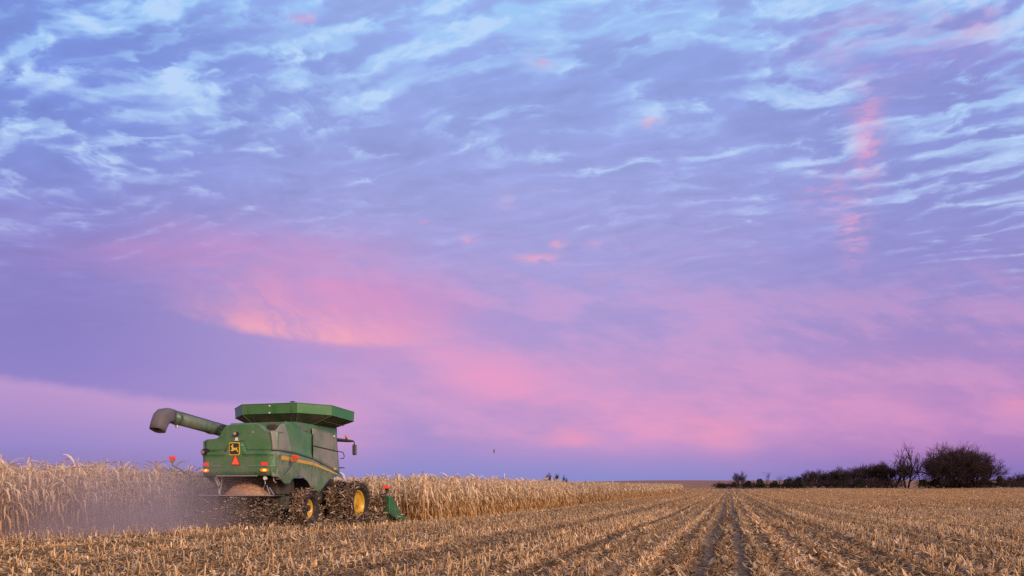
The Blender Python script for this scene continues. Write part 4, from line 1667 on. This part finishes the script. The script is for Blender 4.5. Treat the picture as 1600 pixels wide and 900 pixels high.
KINDS = {
    'dome': [make_tree(s_, 7, [5, 5, 5, 5], .55, .035, .36, .0017, .015, .36) for s_ in (1, 2, 3)],
    'mid': [make_tree(s_, 3, [5, 5, 5, 4], .52, .06, .36, .0020, .018, .24) for s_ in (11, 12, 13, 14)],
    'open': [make_tree(s_, 2, [4, 4, 3, 3], .50, .09, .46, .0026, .030, .16) for s_ in (21, 22)],
    'thin': [make_tree(s_, 1, [4, 4, 3], .42, .14, .55, .0014, .013, 0) for s_ in (31, 32)],
    'scrub': [make_tree(s_, 9, [4, 4, 3], .60, .02, .42, .005, .012, .95) for s_ in (41, 42, 43)],
}
TMESH = {k: [(np_mesh('trunk', *a[:2], M_BARK, a[2]), np_mesh('crown', *b_[:2], M_TWIG, b_[2])) for a, b_ in v] for k, v in KINDS.items()}
tcount = {}


def tree(kind, px, top, Z, wide, label, group=None, name='bare_tree', cat='tree', base=762.5):
    i = tcount.get(kind, 0)
    tcount[kind] = i + 1
    x = (px - 800) / 1200 * Z
    z = float(terrain(x, Z))
    h = ((EYE + (762 - top) / 1200 * Z) - z) * (1.14 if kind in ('mid', 'open', 'thin') else 1.05)
    o = empty(name, (x, Z, z), random.uniform(0, 6.28))
    o.scale = (h * wide, h * wide, h)
    tag(o, label, cat, group)
    for nm, me in zip(('trunk', 'crown'), TMESH[kind][i % len(TMESH[kind])]):
        link_mesh(nm, me, o)
    return o


EDGE = 'bare trees of the wood edge'
tree('dome', 1484, 698, 330, 1.0, 'tallest crown of the big dark rounded clump at the right end of the wood', EDGE)
tree('dome', 1466, 709, 326, .95, 'left crown of the big dark rounded tree clump, next to the tall open tree', EDGE)
tree('dome', 1511, 704, 331, 1.0, 'right-hand upper crown of the big dark rounded tree clump', EDGE)
tree('dome', 1530, 716, 325, 1.1, 'spreading outermost tree at the right end of the rounded clump, open limbs leaning right', EDGE)
tree('mid', 1497, 712, 336, 1.1, 'tree filling the dark middle of the rounded clump', EDGE)
tree('open', 1417, 701, 328, .80, 'tall open bare tree with clear forked limbs standing left of the rounded clump', EDGE)
tree('thin', 1438, 714, 334, .75, 'slender pale bare tree between the tall forked tree and the rounded clump', EDGE)
woods = [(1398, 722), (1385, 727), (1372, 728), (1360, 730), (1347, 729), (1333, 733), (1319, 733), (1306, 738), (1292, 738), (1279, 737), (1267, 738), (1253, 745), (1240, 746)]
ordn = ['first', 'second', 'third', 'fourth', 'fifth', 'sixth', 'seventh', 'eighth', 'ninth', 'tenth', 'eleventh', 'twelfth', 'thirteenth']
for i, (px, top) in enumerate(woods):
    Z = 332 + (i * 37 % 23)
    tree('mid', px, top, Z, 1.15, f'low bare tree of the wood, {ordn[i]} to the left of the tall forked tree', EDGE)
tree('thin', 1347, 727, 332, .6, 'thin bare pole of a tree poking above the middle of the wood', EDGE)
FAR = 'small far trees along the horizon'
tree('mid', 1155, 740, 420, .72, 'small round bare tree alone at the left end of the tree line', FAR)
tree('thin', 1197, 739, 430, .9, 'small bare tree halfway between the lone round tree and the wood', FAR)
tree('thin', 1216, 743, 430, 1.3, 'smallest bare tree just left of the wood', FAR)
tree('mid', 858, 742, 600, .42, 'leftmost and largest of three tiny trees peeping over the corn on the horizon', FAR)
tree('mid', 870, 743, 610, .32, 'middle one of three tiny trees peeping over the corn on the horizon', FAR)
tree('mid', 883, 745, 620, .34, 'rightmost of three tiny trees peeping over the corn on the horizon', FAR)
for px, top in ((655, 744), (668, 743.5), (682, 745)):
    tree('scrub', px, top, 420, 1.2, 'dark tree top just showing over the corn to the right of the combine', 'dark tree tops over the corn')
tree('mid', 1583, 745, 400, 1.0, 'bare tree at the right edge of the picture, left of a bushier one', FAR)
tree('mid', 1596, 740, 400, 1.2, 'bushy bare tree cut off by the right edge of the picture', FAR)
BR = 'low bare shrubs along the foot of the wood'
for px in np.arange(1244, 1602, 8.5):
    if 1402 < px < 1440: continue
    top = 749 + 4 * math.sin(px * .23) + (3 if px > 1552 else 0) + (3 if px < 1290 else 0)
    tree('scrub', float(px + RNG.uniform(-2, 2)), float(top), float(RNG.uniform(326, 345)), 1.5, 'low bare shrub in the dark hedge along the foot of the wood', BR, 'bare_shrub', 'shrub')


for px in (1128, 1136, 1160, 1174, 1181, 1198, 1206, 1219, 1236, 1241):
    tree('scrub', px, 754.5 + 2 * math.sin(px), 324, 1.9, 'small low bush in the thin line of scrub between the corn and the wood', 'low scrub along the field end', 'bare_shrub', 'shrub')


# small dark cedars dotted along the field end
def cedar(seed):
    rng = np.random.default_rng(seed)
    tr, cr = QB(), QB()
    tube3(tr, np.array([0, 0, -.05]), np.array([0, 0, .9]), .03, .008, BARKC, 5)
    for _ in range(520):
        t = rng.random() ** .8
        rr_ = (.40 * (1 - t) ** .75 + .03) * math.sqrt(rng.random()) * (1 + .35 * math.sin(7 * t + 3 * rng.random()))
        a = rng.uniform(0, 6.28)
        p_ = np.array([math.cos(a) * rr_, math.sin(a) * rr_, .05 + .95 * t])
        d = np.array([math.cos(a), math.sin(a), rng.uniform(-.3, .8)])
        s_ = np.cross(d, rng.normal(0, 1, 3)); s_ /= np.linalg.norm(s_)
        cr.strip([p_, p_ + d * .05, p_ + d * .10], [s_] * 3, [.03, .05, .01], mixn((.018, .030, .018), (.040, .048, .028), rng.random()))
    return tr.arrays(), cr.arrays()


CED = [cedar(s_) for s_ in (1, 2, 3)]
TMESH['cedar'] = [(np_mesh('trunk', *a[:2], M_BARK, a[2]), np_mesh('crown', *b_[:2], M_NEEDLE, b_[2])) for a, b_ in CED]
ced = [(1124, 757, 1.7, 'lowest, broadest dark cedar bush at the far end of the corn'), (1147, 754, 1.1, 'small dark cedar just left of the lone round bare tree'),
       (1170, 752, .9, 'dark cedar to the right of the lone round bare tree'), (1187, 749, .9, 'tallest dark cedar in the gap before the wood'),
       (1211, 752, 1.0, 'dark cedar under the smallest bare tree left of the wood'), (1229, 750, 1.1, 'dark cedar in the corner where the wood begins'),
       (1248, 748, 1.0, 'dark cedar against the left end of the wood'), (1316, 747, .8, 'dark cedar in front of the middle of the wood'),
       (1344, 749, .8, 'dark cedar in front of the thin bare pole in the wood'), (1442, 750, 1.2, 'dark cedar at the foot of the slender tree by the rounded clump'),
       (1562, 745, .6, 'small spiky evergreen right of the rounded clump')]
for px, top, wd, lb in ced:
    tree('cedar', px, top, 322, wd * 1.35, lb, 'dark evergreens along the field end', 'cedar_tree', 'evergreen')
